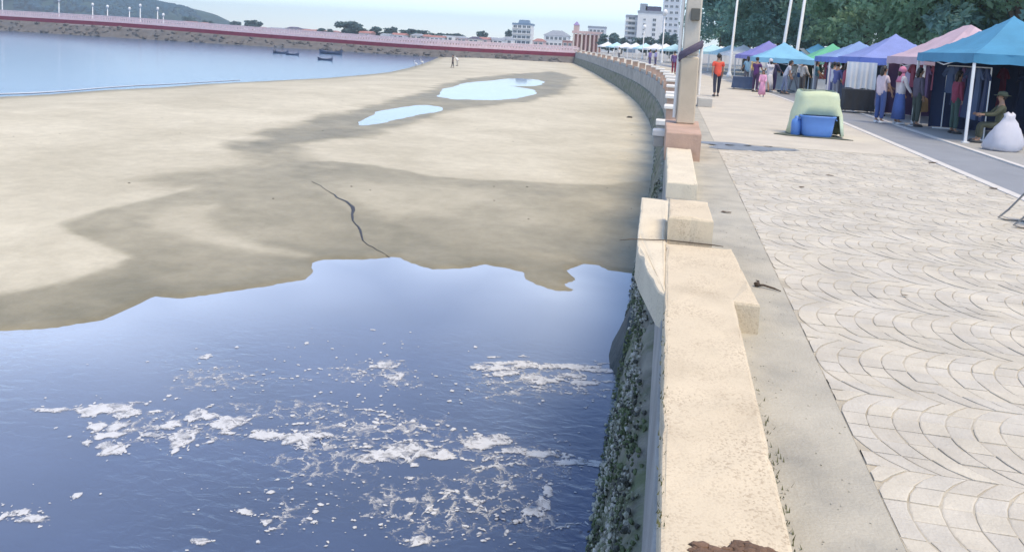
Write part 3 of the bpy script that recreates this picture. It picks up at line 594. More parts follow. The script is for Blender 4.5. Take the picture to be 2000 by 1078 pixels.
def lamp_post(x, y, z, h, lab, group, arm=False, r=.09, lean=0., name='lamp_post', double=False):
    e = empty(name, (x, y, z), 0, lab, 'lamp post', group); e.rotation_euler = (0, lean, 0)
    a = MB(); a.lathe([(r*1.9, 0), (r*1.9, .25), (r*1.2, .4), (r, .5), (r*.6, h)], n=10); a.build('post', M_white, e, True)
    a = MB()
    if arm: a.tube([(0, 0, h-.1), (-.5, 0, h+.25), (-1.2, 0, h+.35)], [.05, .045, .04], 7); a.build('arm', M_white, e); a = MB(); a.blob((-1.5, 0, h+.33), (.4, .14, .09), 8, 5, 0); a.build('lamp_head', M_white, e)
    else: a.lathe([(.1, h), (.24, h+.12), (.30, h+.35), (.26, h+.6), (.1, h+.75)], n=10); a.build('lamp_globe', M_white, e, True)
NTH = ['first', 'second', 'third', 'fourth', 'fifth', 'sixth', 'seventh', 'eighth', 'ninth', 'tenth', 'eleventh', 'twelfth']
for i, (px, py, Y) in enumerate([(4,-14,158),(115,-3,158),(181,6,161),(210,10,158),(253,14,161),(274,8,158),(308,14,161),(319,26,161)]):
    p = atd(px, py, Y); zb = pier_z(p.x)-.15; lamp_post(p.x, Y, zb, max(1.6, p.z-zb-.8), 'white globe lamp post on the pier, %s from the left edge' % NTH[i], 'lamp posts along the pier', r=.13)

# ------------------------------------------------------------------ boats
M_hull = mat('boat_hull', (.07, .10, .17), .6, .25, 2, .1, 10); M_deckw = mat('boat_deck', (.25, .22, .18), .8, .2, 3, .1, 10)
def boat(px, py, L, lab, frame=False, rz=0.):
    p = at(px, py, SEAZ); e = empty('fishing_boat', (p.x, p.y, SEAZ-.02), rz, lab, 'boat', 'small boats moored by the pier')
    V = []; F = []; N_ = 9
    for i in range(N_):
        t = i/(N_-1)*2-1; b = .17*L*max(.04, (1-abs(t)**2.6)); sh = .10*L*(1+.9*abs(t)**2.4); x = t*L/2
        for (yy_, zz) in ((-b, sh), (-b*.92, sh*.35), (-b*.45, -.08), (b*.45, -.08), (b*.92, sh*.35), (b, sh), (b*.86, sh-.03), (b*.7, sh*.3), (-b*.7, sh*.3), (-b*.86, sh-.03)): V.append((x*(1+.06*zz), yy_, zz))
    for i in range(N_-1):
        for j in range(10): F.append((i*10+j, i*10+(j+1) % 10, i*10+10+(j+1) % 10, i*10+10+j))
    F += [tuple(range(10)), tuple(reversed(range((N_-1)*10, N_*10)))]
    mobj('hull', V, F, M_hull, e)
    for t in (-.18, .05, .25): a = MB(); a.box((t*L, 0, .1*L), (.06*L, .3*L, .03)); a.build('thwart', M_deckw, e)
    if frame:
        for sx in (-.38, .02):
            for sy in (-.1, .1): a = MB(); a.tube([(sx*L, sy*L, .08*L), (sx*L, sy*L, .42*L)], .035, 6); a.build('canopy_post', M_deckw, e)
        a = MB(); a.box((-.18*L, 0, .43*L), (.5*L, .26*L, .03)); a.build('canopy', M_hull, e)
    a = MB(); a.tube([(.44*L, 0, .16*L), (.5*L, 0, .36*L)], [.05, .02], 6); a.build('stem_post', M_hull, e)
boat(548, 105, 2.8, 'dark blue boat with a canopy frame, left boat by the pier', True)
boat(571, 108, 2.3, 'small dark open boat tied just right of the canopied boat')
boat(646, 106, 4.6, 'longest dark boat, furthest right against the pier bank', False, R(-4))
boat(635, 118, 2.3, 'tiny dark boat alone on open water in front of the longest boat')

# ------------------------------------------------------------------ hill and far shore
M_hill = mat('hill_green', (.025, .06, .06), .95, .3, .05, 0, world=True); M_hill2 = mat('hill_trees', (.008, .05, .085), .95, .35, .08, .3, .5, world=True)
HX = np.array([-1150, -1000, -850, -740, -650, -590, -540, -512, -500, -494, -489, -486]); HZ = np.array([4, 20, 45, 58, 52, 38, 23, 19.5, 17.5, 14, 9, 1])
V = []; F = []; gx = np.concatenate([np.linspace(-1150, -560, 40), np.linspace(-550, -484, 40)]); gv = np.linspace(-1, 1, 15)
for x in gx:
    h = float(np.interp(x, HX, HZ))
    for v in gv: V.append((x, 720+v*90, -1+h*math.sqrt(max(0, 1-abs(v)**2.2))*(1+.08*(float(fbm(np.array(x*.05), np.array(v*4)))-.5))))
for i in range(len(gx)-1):
    for j in range(14): F.append((i*15+j, i*15+15+j, i*15+16+j, i*15+j+1))
mobj('hill', V, F, M_hill, None, True, kind='structure')
hb = MB(); rg = random.Random(4)
for _ in range(1500):
    x = rg.uniform(-900, -489) if rg.random() < .6 else rg.uniform(-620, -490); v = rg.uniform(-1, .2); h = float(np.interp(x, HX, HZ))
    z = -1+h*math.sqrt(max(0, 1-abs(v)**2.2)); r_ = rg.uniform(2., 4.2); hb.blob((x, 720+v*90, z-r_*.35), (r_, r_, r_*.8), 7, 5, .25, rg)
hb.build('hill_wood', M_hill2, None, False, kind='stuff', label='dense green wood covering the hill across the bay')

# ------------------------------------------------------------------ trees
M_bark = mat('bark', (.10, .08, .06), .95, .3, 4, .6, 12)
def leafmat(name, c):
    m = mat(name, c, .65, .45, .55, 0, world=True); b = m.node_tree.nodes['Principled BSDF']
    N = m.node_tree.nodes; L = m.node_tree.links; tr = N.new('ShaderNodeBsdfTranslucent'); L.new(b.inputs['Base Color'].links[0].from_socket, tr.inputs['Color']); mx = N.new('ShaderNodeMixShader'); mx.inputs[0].default_value = .5
    L.new(b.outputs[0], mx.inputs[1]); L.new(tr.outputs[0], mx.inputs[2]); L.new(mx.outputs[0], N['Material Output'].inputs['Surface'])
    return m
M_leafA = leafmat('leaves_teal', (.18, .34, .29)); M_leafB = leafmat('leaves_green', (.23, .38, .25)); M_leafC = leafmat('leaves_dark', (.15, .29, .27)); M_leafF = leafmat('leaves_far', (.11, .185, .19))
def crown_mesh(name, rx, ry, rz, zc, nclump, nleaf, ls, m, seed, fill=.55):
    r_ = np.random.default_rng(seed); cl = []
    while len(cl) < nclump:
        p = r_.uniform(-1, 1, 3); q = np.linalg.norm(p)
        if q < 1 and q > fill*r_.random(): cl.append(p*(.78+.3*r_.random()))
    C = np.array(cl)*[rx, ry, rz]+[0, 0, zc]; n = nclump*nleaf
    cs = r_.uniform(.16, .34, nclump)*min(rx, rz)
    g = r_.normal(size=(nclump, nleaf, 3)); g /= np.linalg.norm(g, axis=2, keepdims=True); g *= r_.random((nclump, nleaf, 1))**.4
    P = (C[:, None]+g*cs[:, None, None]*[1.15, 1.15, .75]).reshape(-1, 3)
    nn = r_.normal(size=(n, 3))+[0, 0, .6]; nn /= np.linalg.norm(nn, axis=1, keepdims=True)
    t = np.cross(nn, r_.normal(size=(n, 3))); t /= np.linalg.norm(t, axis=1, keepdims=True); b = np.cross(nn, t)
    s = (ls*r_.uniform(.55, 1.3, n))[:, None]
    Vv = np.stack([P-t*s, P+b*s*.5+nn*s*.12, P+t*s, P-b*s*.5+nn*s*.12], 1).reshape(-1, 3)
    me = bpy.data.meshes.new(name); me.vertices.add(n*4); me.vertices.foreach_set('co', Vv.astype(np.float32).ravel()); me.loops.add(n*4); me.loops.foreach_set('vertex_index', np.arange(n*4, dtype=np.int32))
    me.polygons.add(n); me.polygons.foreach_set('loop_start', np.arange(0, n*4, 4, dtype=np.int32)); me.polygons.foreach_set('loop_total', np.full(n, 4, np.int32)); me.update(calc_edges=True); me.materials.append(m)
    return me
def trunk_mesh(name, h, r0, spread, seed, nl=6):
    rg_ = random.Random(seed); a = MB(); top = Vector((rg_.uniform(-.3, .3), rg_.uniform(-.3, .3), h*.55))
    a.tube([(0, 0, -.1), (0, 0, .2), top*.5, top], [r0*1.5, r0*1.1, r0*.9, r0*.6], 9)
    for i in range(nl):
        b = 2*PI*i/nl+rg_.uniform(-.4, .4); st = top*rg_.uniform(.6, 1); e = Vector((math.cos(b)*spread, math.sin(b)*spread, h*rg_.uniform(.65, .95)))
        a.tube([st, st.lerp(e, .5)+Vector((0, 0, h*.06)), e], [r0*.5, r0*.32, r0*.12], 6)
    me = bpy.data.meshes.new(name); me.from_pydata(a.V, [], a.F); me.materials.append(M_bark); me.update(); return me
BIG = [(crown_mesh('crown', 5.2, 5.2, 4.6, 6.6, 62, 150, .25, m, 100+i, .95), trunk_mesh('trunk', 10, .32, 3.2, 50+i)) for i, m in enumerate((M_leafA, M_leafB, M_leafC))]
def big_tree(x, y, k, s, rz, lab, name='shade_tree'):
    e = empty(name, (x, y, -.05), rz, lab, 'tree', 'trees behind the market'); e.scale = (s, s, s)
    share('crown', BIG[k][0], e); share('trunk', BIG[k][1], e)
for i, (px, Y, k, s) in enumerate([(1405,104,0,.9),(1455,82,2,1.02),(1520,68,0,1.0),(1600,64,2,.95),(1690,56,1,.92),(1790,48,1,.88),(1890,44,1,.85),(1990,40,2,.85),(1570,84,0,1.15),(1740,66,0,1.1),(1930,56,0,1.05),(1480,118,2,1.15)]):
    p = atd(px, 120, Y)
    big_tree(p.x, Y, k, s, i*1.3, ['leafy tree nearest the square pole, with sky gaps', 'dark tree behind the red shirted walker', 'teal green tree behind the violet tent', 'dark tree behind the green tent', 'mid green tree behind the violet blue tent', 'bright green tree behind the pink tent', 'green tree between the pink and the cyan tent, behind them', 'dark tree rising at the right edge behind the cyan tent', 'tall tree in the back row behind the light poles', 'tall back row tree behind the violet blue tent', 'tall back row tree behind the cyan tent', 'furthest tall dark tree behind the small pale tents'][i])
FAR = [(crown_mesh('crown', 3.2, 3.2, 2.9, 3.6, 34, 60, .5, M_leafF, 300+i, .4), trunk_mesh('trunk', 5, .2, 1.6, 80+i, 4)) for i in range(3)]
FARM = crown_mesh('crown', 1, 1, 1, 1, 34, 60, .16, M_leafF, 311, .4)
for i, (px0, px1, pt, pb, Y, lab) in enumerate([(478,508,37,60,300,'small round tree standing alone left of the big rounded tree'),(662,718,38,70,260,'large rounded tree above the middle of the pier'),(722,766,50,72,270,'bushy tree just right of the large rounded tree'),(762,776,50,72,265,'narrow pointed tree right of the bushy tree'),(778,832,54,74,280,'wide tree clump further right of the narrow pointed tree'),(832,872,62,76,290,'low hedge like tree right of the wide clump'),(870,905,63,77,300,'low flat tree left of the small lone tree'),(932,952,58,78,280,'small lone tree left of the white building'),(360,384,30,50,420,'small tree at the foot of the hill'),(395,416,38,52,400,'tiny tree between the hill and the low houses'),(452,470,40,58,380,'tiny far tree left of the round tree'),(985,1001,55,85,320,'slim dark tree beside the white building'),(1168,1212,60,95,190,'grey green tree behind the pier gatehouse'),(1205,1225,70,98,200,'small tree left of the white hotel'),(1240,1288,68,100,185,'dark green tree below the white hotel'),(1288,1330,58,100,160,'dark tree left of the square pole'),(620,650,54,66,300,'small low tree left of the large rounded tree')]):
    a = atd(px0, pt, Y); b = atd(px1, pb, Y); wdt = (b.x-a.x)/2; top = max(a.z, 1.5); e = empty('far_tree', ((a.x+b.x)/2, Y, -.06), i*.9, lab, 'tree', 'trees on the far shore')
    share('crown', FARM, e, scale=(wdt, wdt, (top-.4)/2), loc=(0, 0, .4)); share('trunk', FAR[i % 3][1], e, scale=(.8, .8, max(.2, top/9)))

# ------------------------------------------------------------------ town
M_wht = mat('white_wall', (.70, .70, .69), .85, .05, .5, .05, 5); M_wht2 = mat('grey_white_wall', (.55, .58, .62), .85, .06, .4, .05, 5); M_cream = mat('cream_wall', (.60, .52, .46), .85, .08, .5, .05, 5)
M_pnk = mat('pink_wall', (.56, .40, .38), .85, .1, .5, .05, 5); M_bluer = mat('blue_roof', (.16, .24, .34), .7, .1, 1, .05, 5); M_redr = mat('red_roof', (.36, .17, .15), .8, .15, 1, .05, 5); M_gryr = mat('grey_roof', (.27, .30, .35), .8, .15, 1, .05, 5); M_drk = mat('dark_roof', (.08, .07, .12), .8, .15, 1, .05, 5)
M_glass = mat('window_glass', (.06, .085, .11), .2, .15, .3, 0, spec=.6)
WINM = {}
def window(parent, x, y, z, wd, ht):
    k = (round(wd, 2), round(ht, 2))
    if k not in WINM:
        a = MB(); a.box((0, -.02, 0), (wd, .08, ht)); me = bpy.data.meshes.new('window'); me.from_pydata(a.V, [], a.F); me.materials.append(M_glass); me.update()
        f = MB(); f.box((0, -.05, ht/2+.06), (wd+.24, .1, .1)); f.box((0, -.06, -ht/2-.06), (wd+.3, .14, .1)); f.box((-wd/2-.06, -.05, 0), (.1, .1, ht)); f.box((wd/2+.06, -.05, 0), (.1, .1, ht)); f.box((0, -.07, 0), (.06, .05, ht))
        fm = bpy.data.meshes.new('frame'); fm.from_pydata(f.V, [], f.F); fm.materials.append(M_wht); fm.update(); WINM[k] = (me, fm)
    o = share('window', WINM[k][0], parent, (x, y, z)); share('frame', WINM[k][1], o)
def house(px0, px1, pt, Y, lab, wm, rm, roof='hip', fl=2, nw=3, dep=None, rf=.3, name='house', zb=-.06, group=None):
    a = atd(px0, pt, Y); b = atd(px1, pt, Y); w_ = b.x-a.x; h = (a.z+b.z)/2-zb; dep = dep or max(5, w_*.7)
    e = empty(name, ((a.x+b.x)/2, Y+dep/2, zb), 0, lab, 'house' if name == 'house' else 'building', group)
    rh = h*rf if roof != 'flat' else min(.8, h*.08); hw = h-rh
    m = MB(); m.box((0, 0, hw/2), (w_*.94, dep, hw)); m.build('wall', wm, e)
    m = MB()
    if roof == 'hip': m.box((0, 0, hw+rh/2), (w_*1.04, dep*1.06, rh), taper=.35)
    elif roof == 'gable':
        x = w_*.53; y = dep*.53; m.add([(-x, -y, hw), (x, -y, hw), (x, y, hw), (-x, y, hw), (-x, 0, h), (x, 0, h)], [(0, 1, 5, 4), (2, 3, 4, 5), (1, 2, 5), (3, 0, 4), (3, 2, 1, 0)])
    else: m.box((0, 0, hw+rh/2), (w_*.98, dep*1.02, rh))
    m.build('roof', rm, e)
    for f in range(fl):
        for k in range(nw): window(e, (k-(nw-1)/2)*w_*.84/nw, -dep/2, hw*(f+.55)/fl, min(1.6, w_*.5/nw), min(1.4, hw/fl*.45))
    return e, w_, hw, dep
G = 'houses along the far shore'
for (px0, px1, pt, Y, lab, wm, rm, rt, fl, nw) in [
    (382,404,44,330,'pale pink house with red roof nearest the hill',M_pnk,M_redr,'hip',2,2),(406,446,48,320,'wide cream house with grey gable roof near the hill',M_cream,M_gryr,'gable',2,4),(448,478,50,330,'small white flat house left of the round tree',M_wht,M_wht2,'flat',2,3),
    (512,552,54,310,'long white house with grey hip roof right of the round tree',M_wht,M_gryr,'hip',1,4),(556,585,53,320,'house with dark blue hip roof above the moored boats',M_pnk,M_drk,'hip',2,3),(590,622,58,310,'low cream house with red gable roof above the boats',M_cream,M_redr,'gable',1,3),(626,660,60,320,'low pink house touching the large rounded tree',M_pnk,M_redr,'hip',1,3),
    (742,760,66,250,'tiny white house in front of the bushy tree',M_wht,M_gryr,'gable',1,2),(838,868,70,260,'low white house under the hedge like tree',M_wht,M_redr,'gable',1,3),(884,912,71,265,'low pink house with grey roof left of the dark roofed hut',M_pnk,M_gryr,'hip',1,3),(914,936,72,250,'small hut with very dark roof left of the lone tree',M_cream,M_drk,'hip',1,2),(952,984,74,270,'white low house left of the tall white building',M_wht,M_gryr,'gable',1,3),
    (1040,1064,76,280,'low pink house right of the tall white building',M_pnk,M_redr,'hip',1,2),(1062,1112,60,290,'large house with wide blue grey hip roof left of the gatehouse',M_wht,M_gryr,'hip',2,5),(1098,1120,80,240,'reddish brown box shaped house beside the gatehouse',M_redr,M_redr,'flat',1,2)]:
    house(px0, px1, pt, Y, lab, wm, rm, rt, fl, nw, group=G)
for i, (px0, px1, pt, Y, wm, rm, rt) in enumerate([(356,380,44,340,M_cream,M_redr,'gable'),(430,452,51,345,M_pnk,M_gryr,'hip'),(474,490,52,340,M_wht,M_redr,'gable'),(500,516,55,330,M_pnk,M_redr,'hip'),(540,560,58,335,M_wht2,M_gryr,'flat'),(578,598,58,335,M_wht,M_wht2,'flat'),(606,632,60,330,M_cream,M_redr,'hip'),(700,724,63,255,M_pnk,M_redr,'gable'),(764,790,67,258,M_wht,M_redr,'gable'),(800,826,68,262,M_cream,M_gryr,'hip'),(820,842,70,262,M_pnk,M_redr,'hip'),(864,886,72,262,M_wht,M_wht2,'flat'),(934,954,75,265,M_pnk,M_redr,'gable'),(978,1002,74,285,M_wht,M_gryr,'hip')]):
    house(px0, px1, pt-2, Y, 'small %s house, %s from the left in the low back row' % ({'white_wall': 'white', 'grey_white_wall': 'pale grey', 'cream_wall': 'cream', 'pink_wall': 'pink'}[wm.name], (NTH+['thirteenth', 'fourteenth'])[i]), wm, rm, rt, 1, 2, group='low back row houses')
e, w_, hw, dep = house(1000, 1040, 46, 300, 'white four storey building with blue roof across the bay', M_wht, M_bluer, 'flat', 0, 0, name='white_building')
for f in range(4):
    m = MB(); m.box((0, -dep/2-.35, hw*(f+.35)/4), (w_*.96, .7, .35)); m.build('balcony', M_wht, e)
    for k in range(4): window(e, (k-1.5)*w_*.22, -dep/2, hw*(f+.68)/4, 1.3, .95)
m = MB(); m.box((w_*.05, 0, hw+1.3), (w_*.55, dep*.7, 1.5), taper=.8); m.build('roof_tower', M_bluer, e)
# hotel
e, w_, hw, dep = house(1245, 1296, 22, 260, 'white tower hotel with dark window column behind the market', M_wht, M_gryr, 'flat', 0, 0, name='hotel', dep=12)
for f in range(5): window(e, w_*.18, -6, hw*(.36+f*.12), 1.0, .9); window(e, -w_*.2, -6, hw*(.36+f*.12), .7, .6)
m = MB(); m.box((w_*.1, 0, hw+1.6), (w_*.6, 8, 1.6)); m.build('roof_plant', M_drk, e)
m = MB(); m.box((-w_*.28, -1, hw+2.0), (w_*.28, 6, 2.4)); m.build('stair_tower', M_gryr, e)
e, w_, hw, dep = house(1222, 1248, 30, 266, 'blue grey stepped balcony block left of the white hotel', M_wht2, M_gryr, 'flat', 0, 0, name='apartment_block', dep=12)
for f in range(6): m = MB(); m.box((0, -6.4, hw*(.2+f*.14)), (w_*.98, .8, .5)); m.build('balcony', M_wht, e); window(e, 0, -6, hw*(.27+f*.14), w_*.5, .8)
e, w_, hw, dep = house(1297, 1334, -30, 330, 'very pale tall tower block half hidden by the square pole', M_wht2, M_wht, 'flat', 0, 0, name='tower_block', dep=14)
for f in range(9):
    for k in range(3): window(e, (k-1)*w_*.28, -7, hw*(.16+f*.09), 1.2, 1.0)
e, w_, hw, dep = house(1148, 1184, 52, 300, 'grey flat roofed block behind the gatehouse', M_wht2, M_gryr, 'flat', 3, 4, name='office_block')
e, w_, hw, dep = house(1150, 1200, 72, 240, 'long white building with arched shade right of the gatehouse', M_wht, M_wht2, 'flat', 2, 6, name='white_hall')
# pier gatehouse: pink pillars with a tower
gx = atd(1119, 100, 196).x; ge = empty('pier_gatehouse', (gx, 196, -.06), 0, 'pink pillared pier gatehouse with a small violet tower', 'gatehouse')
for k in range(7):
    m = MB(); m.box((k*1.05, 0, 2.3), (.42, .5, 4.6), bev=.03); m.build('pillar', M_pnk if k % 2 else M_cream, ge)
m = MB(); m.box((3.2, 2.2, 4.9), (7.4, 5, .6)); m.build('roof_slab', M_pnk, ge); m = MB(); m.box((3.2, 4.4, 2.2), (7, .3, 4.5)); m.build('rear_wall', M_redr, ge)
m = MB(); m.box((.5, .5, 5.9), (1.3, 1.3, 1.6)); m.build('tower', M_pnk, ge); m = MB(); m.box((.5, .5, 7.1), (1.5, 1.5, .9), taper=.1); m.build('tower_roof', mat('violet_roof', (.26, .2, .42), .7), ge)

# ------------------------------------------------------------------ market tents
def tent(x, y, hx, hy, ez, pz, cm, lab, rz=0., vm=None, ridge=0., detail=True, group='market tents'):
    e = empty('market_tent', (x, y, 0), rz, lab, 'tent', group); N_ = 7; V = []; F = []
    def pt(u, v): # u,v in -1..1
        q = max(abs(u), abs(v) if ridge == 0 else max(0, (abs(v)-ridge)/(1-ridge))); t = 1-q
        return (u*hx, v*hy, ez+(pz-ez)*(t**1.22)+(.045*(float(fbm(np.array(u*2.6+x), np.array(v*2.6+y), 3))-.5) if q < .99 else 0))
    g = [-1+2*i/12 for i in range(13)]
    for u in g:
        for v in g: V.append(pt(u, v))
    for i in range(12):
        for j in range(12): F.append((i*13+j, i*13+13+j, i*13+14+j, i*13+j+1))
    n = len(V); V += [(a, b, c-.025) for a, b, c in V]; F += [tuple(reversed([k+n for k in f])) for f in F]
    mobj('canopy', V, F, cm, e, False)
    for (x0, y0, x1, y1) in ((-hx, -hy, hx, -hy), (hx, -hy, hx, hy), (hx, hy, -hx, hy), (-hx, hy, -hx, -hy)):
        V = []; F = []
        for i in range(9):
            t = i/8; px_, py_ = x0+(x1-x0)*t, y0+(y1-y0)*t; k = 1+.004*((i % 2)*2-1)
            V += [(px_*k, py_*k, ez+.0), (px_*k*1.006, py_*k*1.006, ez-.22-.025*(i % 2))]
        F = [(i*2, i*2+1, i*2+3, i*2+2) for i in range(8)]; n = len(V); V += [(a*.99, b*.99, c) for a, b, c in V]; F += [tuple(reversed([k+n for k in f])) for f in F]
        mobj('valance', V, F, vm or cm, e)
    for sx in (-1, 1):
        for sy in (-1, 1): a = MB(); a.box((sx*(hx-.04), sy*(hy-.04), ez/2), (.055, .055, ez)); a.box((sx*(hx-.04), sy*(hy-.04), .015), (.14, .14, .03)); a.build('pole', M_white, e)
    if detail:
        a = MB()
        for sx in (-1, 1): a.tube([(sx*(hx-.05), -hy+.05, ez-.05), (sx*(hx-.05), 0, ez-.3), (sx*(hx-.05), hy-.05, ez-.05)], .015, 5)
        for sy in (-1, 1): a.tube([(-hx+.05, sy*(hy-.05), ez-.05), (0, sy*(hy-.05), ez-.3), (hx-.05, sy*(hy-.05), ez-.05)], .015, 5)
        a.build('truss', M_white, e)
    return e
def cloth(name, c, rough=.8): return mat(name, c, rough, .12, 1.2, .25, 6)
C_cyan = cloth('canopy_cyan', (.06, .245, .41)); C_pink = cloth('canopy_pink', (.50, .37, .43)); C_vb = cloth('canopy_violet_blue', (.20, .25, .52)); C_green = cloth('canopy_green', (.12, .42, .26)); C_lc = cloth('canopy_light_cyan', (.19, .43, .60)); C_vio = cloth('canopy_violet', (.20, .20, .50)); C_white = cloth('canopy_white', (.72, .74, .76)); C_pc = cloth('canopy_pale_cyan', (.45, .68, .76)); C_vbv = cloth('valance_blue', (.12, .19, .55)); C_navy = cloth('cloth_navy', (.015, .03, .085)); C_blue = cloth('canopy_blue', (.19, .29, .52))
tent(8.45, 21.8, 1.55, 2.1, 2.10, 3.12, C_cyan, 'large cyan tent at the right edge of the market')
tent(8.95, 26.4, 1.7, 2.0, 1.98, 3.05, C_pink, 'pale pink tent with a short ridge beside the cyan tent', ridge=.3)
tent(8.3, 31.6, 1.6, 1.9, 1.90, 2.85, C_vb, 'violet blue tent left of the pink tent', vm=C_vbv)
tent(8.1, 36.4, 1.5, 1.7, 1.86, 2.62, C_blue, 'mid blue tent between the violet blue and the green tent', vm=C_vbv)
tent(8.1, 42.0, 1.5, 1.5, 1.70, 2.55, C_green, 'green tent right of the light cyan tent')
tent(5.6, 41.0, 1.45, 1.5, 1.66, 2.48, C_lc, 'light cyan tent with a sharp peak in front of the white poles')
tent(5.85, 49.5, 1.6, 1.6, 1.72, 2.66, C_vio, 'violet tent left behind the light cyan tent', R(8))
for i, (px, Y, cm, lab, s) in enumerate([(1452,66,C_white,'small white tent left of the violet tent',1.5),(1428,72,C_pc,'small pale cyan tent behind the red shirted walker',1.6),(1393,76,C_pc,'small pale cyan tent nearest the square pole on its right',1.7),(1408,92,C_white,'small white tent further back behind the walker',1.7)]):
    p = atd(px, 100, Y); tent(p.x, Y, s, s, 1.78, 2.5, cm, lab, R(12), detail=False)
for i, (px, cm) in enumerate([(1186,C_white),(1204,C_pc),(1222,C_white),(1241,C_white),(1260,C_pc),(1280,C_white),(1300,C_white),(1318,C_pc)]):
    Y = 150-i*6; p = atd(px, 102, Y); tent(p.x, Y, 1.7, 1.7, 1.75, 2.6, cm, '%s pale tent from the left in the distant row left of the square pole' % NTH[i], R(15), detail=False)
tent(12.0, 33.4, 1.7, 1.7, 1.95, 2.95, C_pc, 'pale cyan tent in the second row behind the violet blue tent', R(6), detail=False)
tent(11.6, 38.4, 1.6, 1.6, 1.9, 2.8, C_white, 'white tent in the second row behind the mid blue tent', R(6), detail=False)
tent(12.6, 28.6, 1.7, 1.8, 2.0, 3.0, C_lc, 'light cyan tent in the second row behind the pink tent', R(4), detail=False)
tent(8.3, 47.2, 1.5, 1.5, 1.75, 2.6, C_cyan, 'small cyan tent behind the green tent', R(6), detail=False)
# sagging white awning between two tents
V = []; F = []
for i in range(9):
    for j in range(5): u, v = i/8, j/4; V.append((6.9+1.6*u, 43.2+1.5*v, 2.25-.42*math.sin(u*PI*.9)-.1*u))
for i in range(8):
    for j in range(4): F.append((i*5+j, i*5+5+j, i*5+6+j, i*5+j+1))
n = len(V); V += [(a, b, c-.03) for a, b, c in V]; F += [tuple(reversed([k+n for k in f])) for f in F]
aw = mobj('white_awning', V, F, C_white, None, False, label='sagging white awning stretched between the light cyan and green tents', cat='awning')
# tall poles
for px, Y, h, lab, ln in [(1428,58,9,'tall thin white pole behind the small pale tents',1.5),(1524,47,10,'left one of two tall white poles behind the light cyan tent',4),(1553,46,10,'right one of two tall white poles behind the light cyan tent',3)]:
    p = atd(px, 98, Y); lamp_post(p.x, Y, -.02, h, lab, 'tall white light poles', True, .10, R(ln), 'light_pole')
for px, Y, h, lab in [(1254,120,4.6,'shorter thin white pole on the distant promenade left of the square pole'),(1292,95,5.8,'taller thin white pole on the distant promenade left of the square pole')]:
    p = atd(px, 120, Y); lamp_post(p.x, Y, -.02, h, lab, 'thin poles on the distant promenade', False, .09, 0, 'light_pole')

# ------------------------------------------------------------------ people
SKIN = mat('skin', (.36, .21, .14), .6, .06, 5, 0); HAIR = mat('hair', (.02, .016, .014), .5, .2, 8, .2, 60); M_eye = mat('eye', (.02, .02, .02), .2, 0, 1, 0); M_shoe = mat('shoe_dark', (.04, .04, .045), .6); M_shoew = mat('shoe_white', (.65, .65, .66), .6)
_fab = {}
def fabric(c):
    if c not in _fab: _fab[c] = mat('fabric_%d' % len(_fab), c, .9, .16, 5, .3, 25)
    return _fab[c]
def skinobj(name, V, E, Rr, m, parent, roots=(0,)):
    me = bpy.data.meshes.new(name); me.from_pydata(V, E, []); me.materials.append(m); o = bpy.data.objects.new(name, me); COL.objects.link(o); o.parent = parent
    md = o.modifiers.new('skin', 'SKIN'); md.use_smooth_shade = True; sv_ = me.skin_vertices[0].data
    for i, r_ in enumerate(Rr): sv_[i].radius = r_ if isinstance(r_, tuple) else (r_, r_)
    for i in roots: sv_[i].use_root = True
    o.modifiers.new('smooth', 'SUBSURF').levels = 1; o.modifiers['smooth'].render_levels = 1
    return o
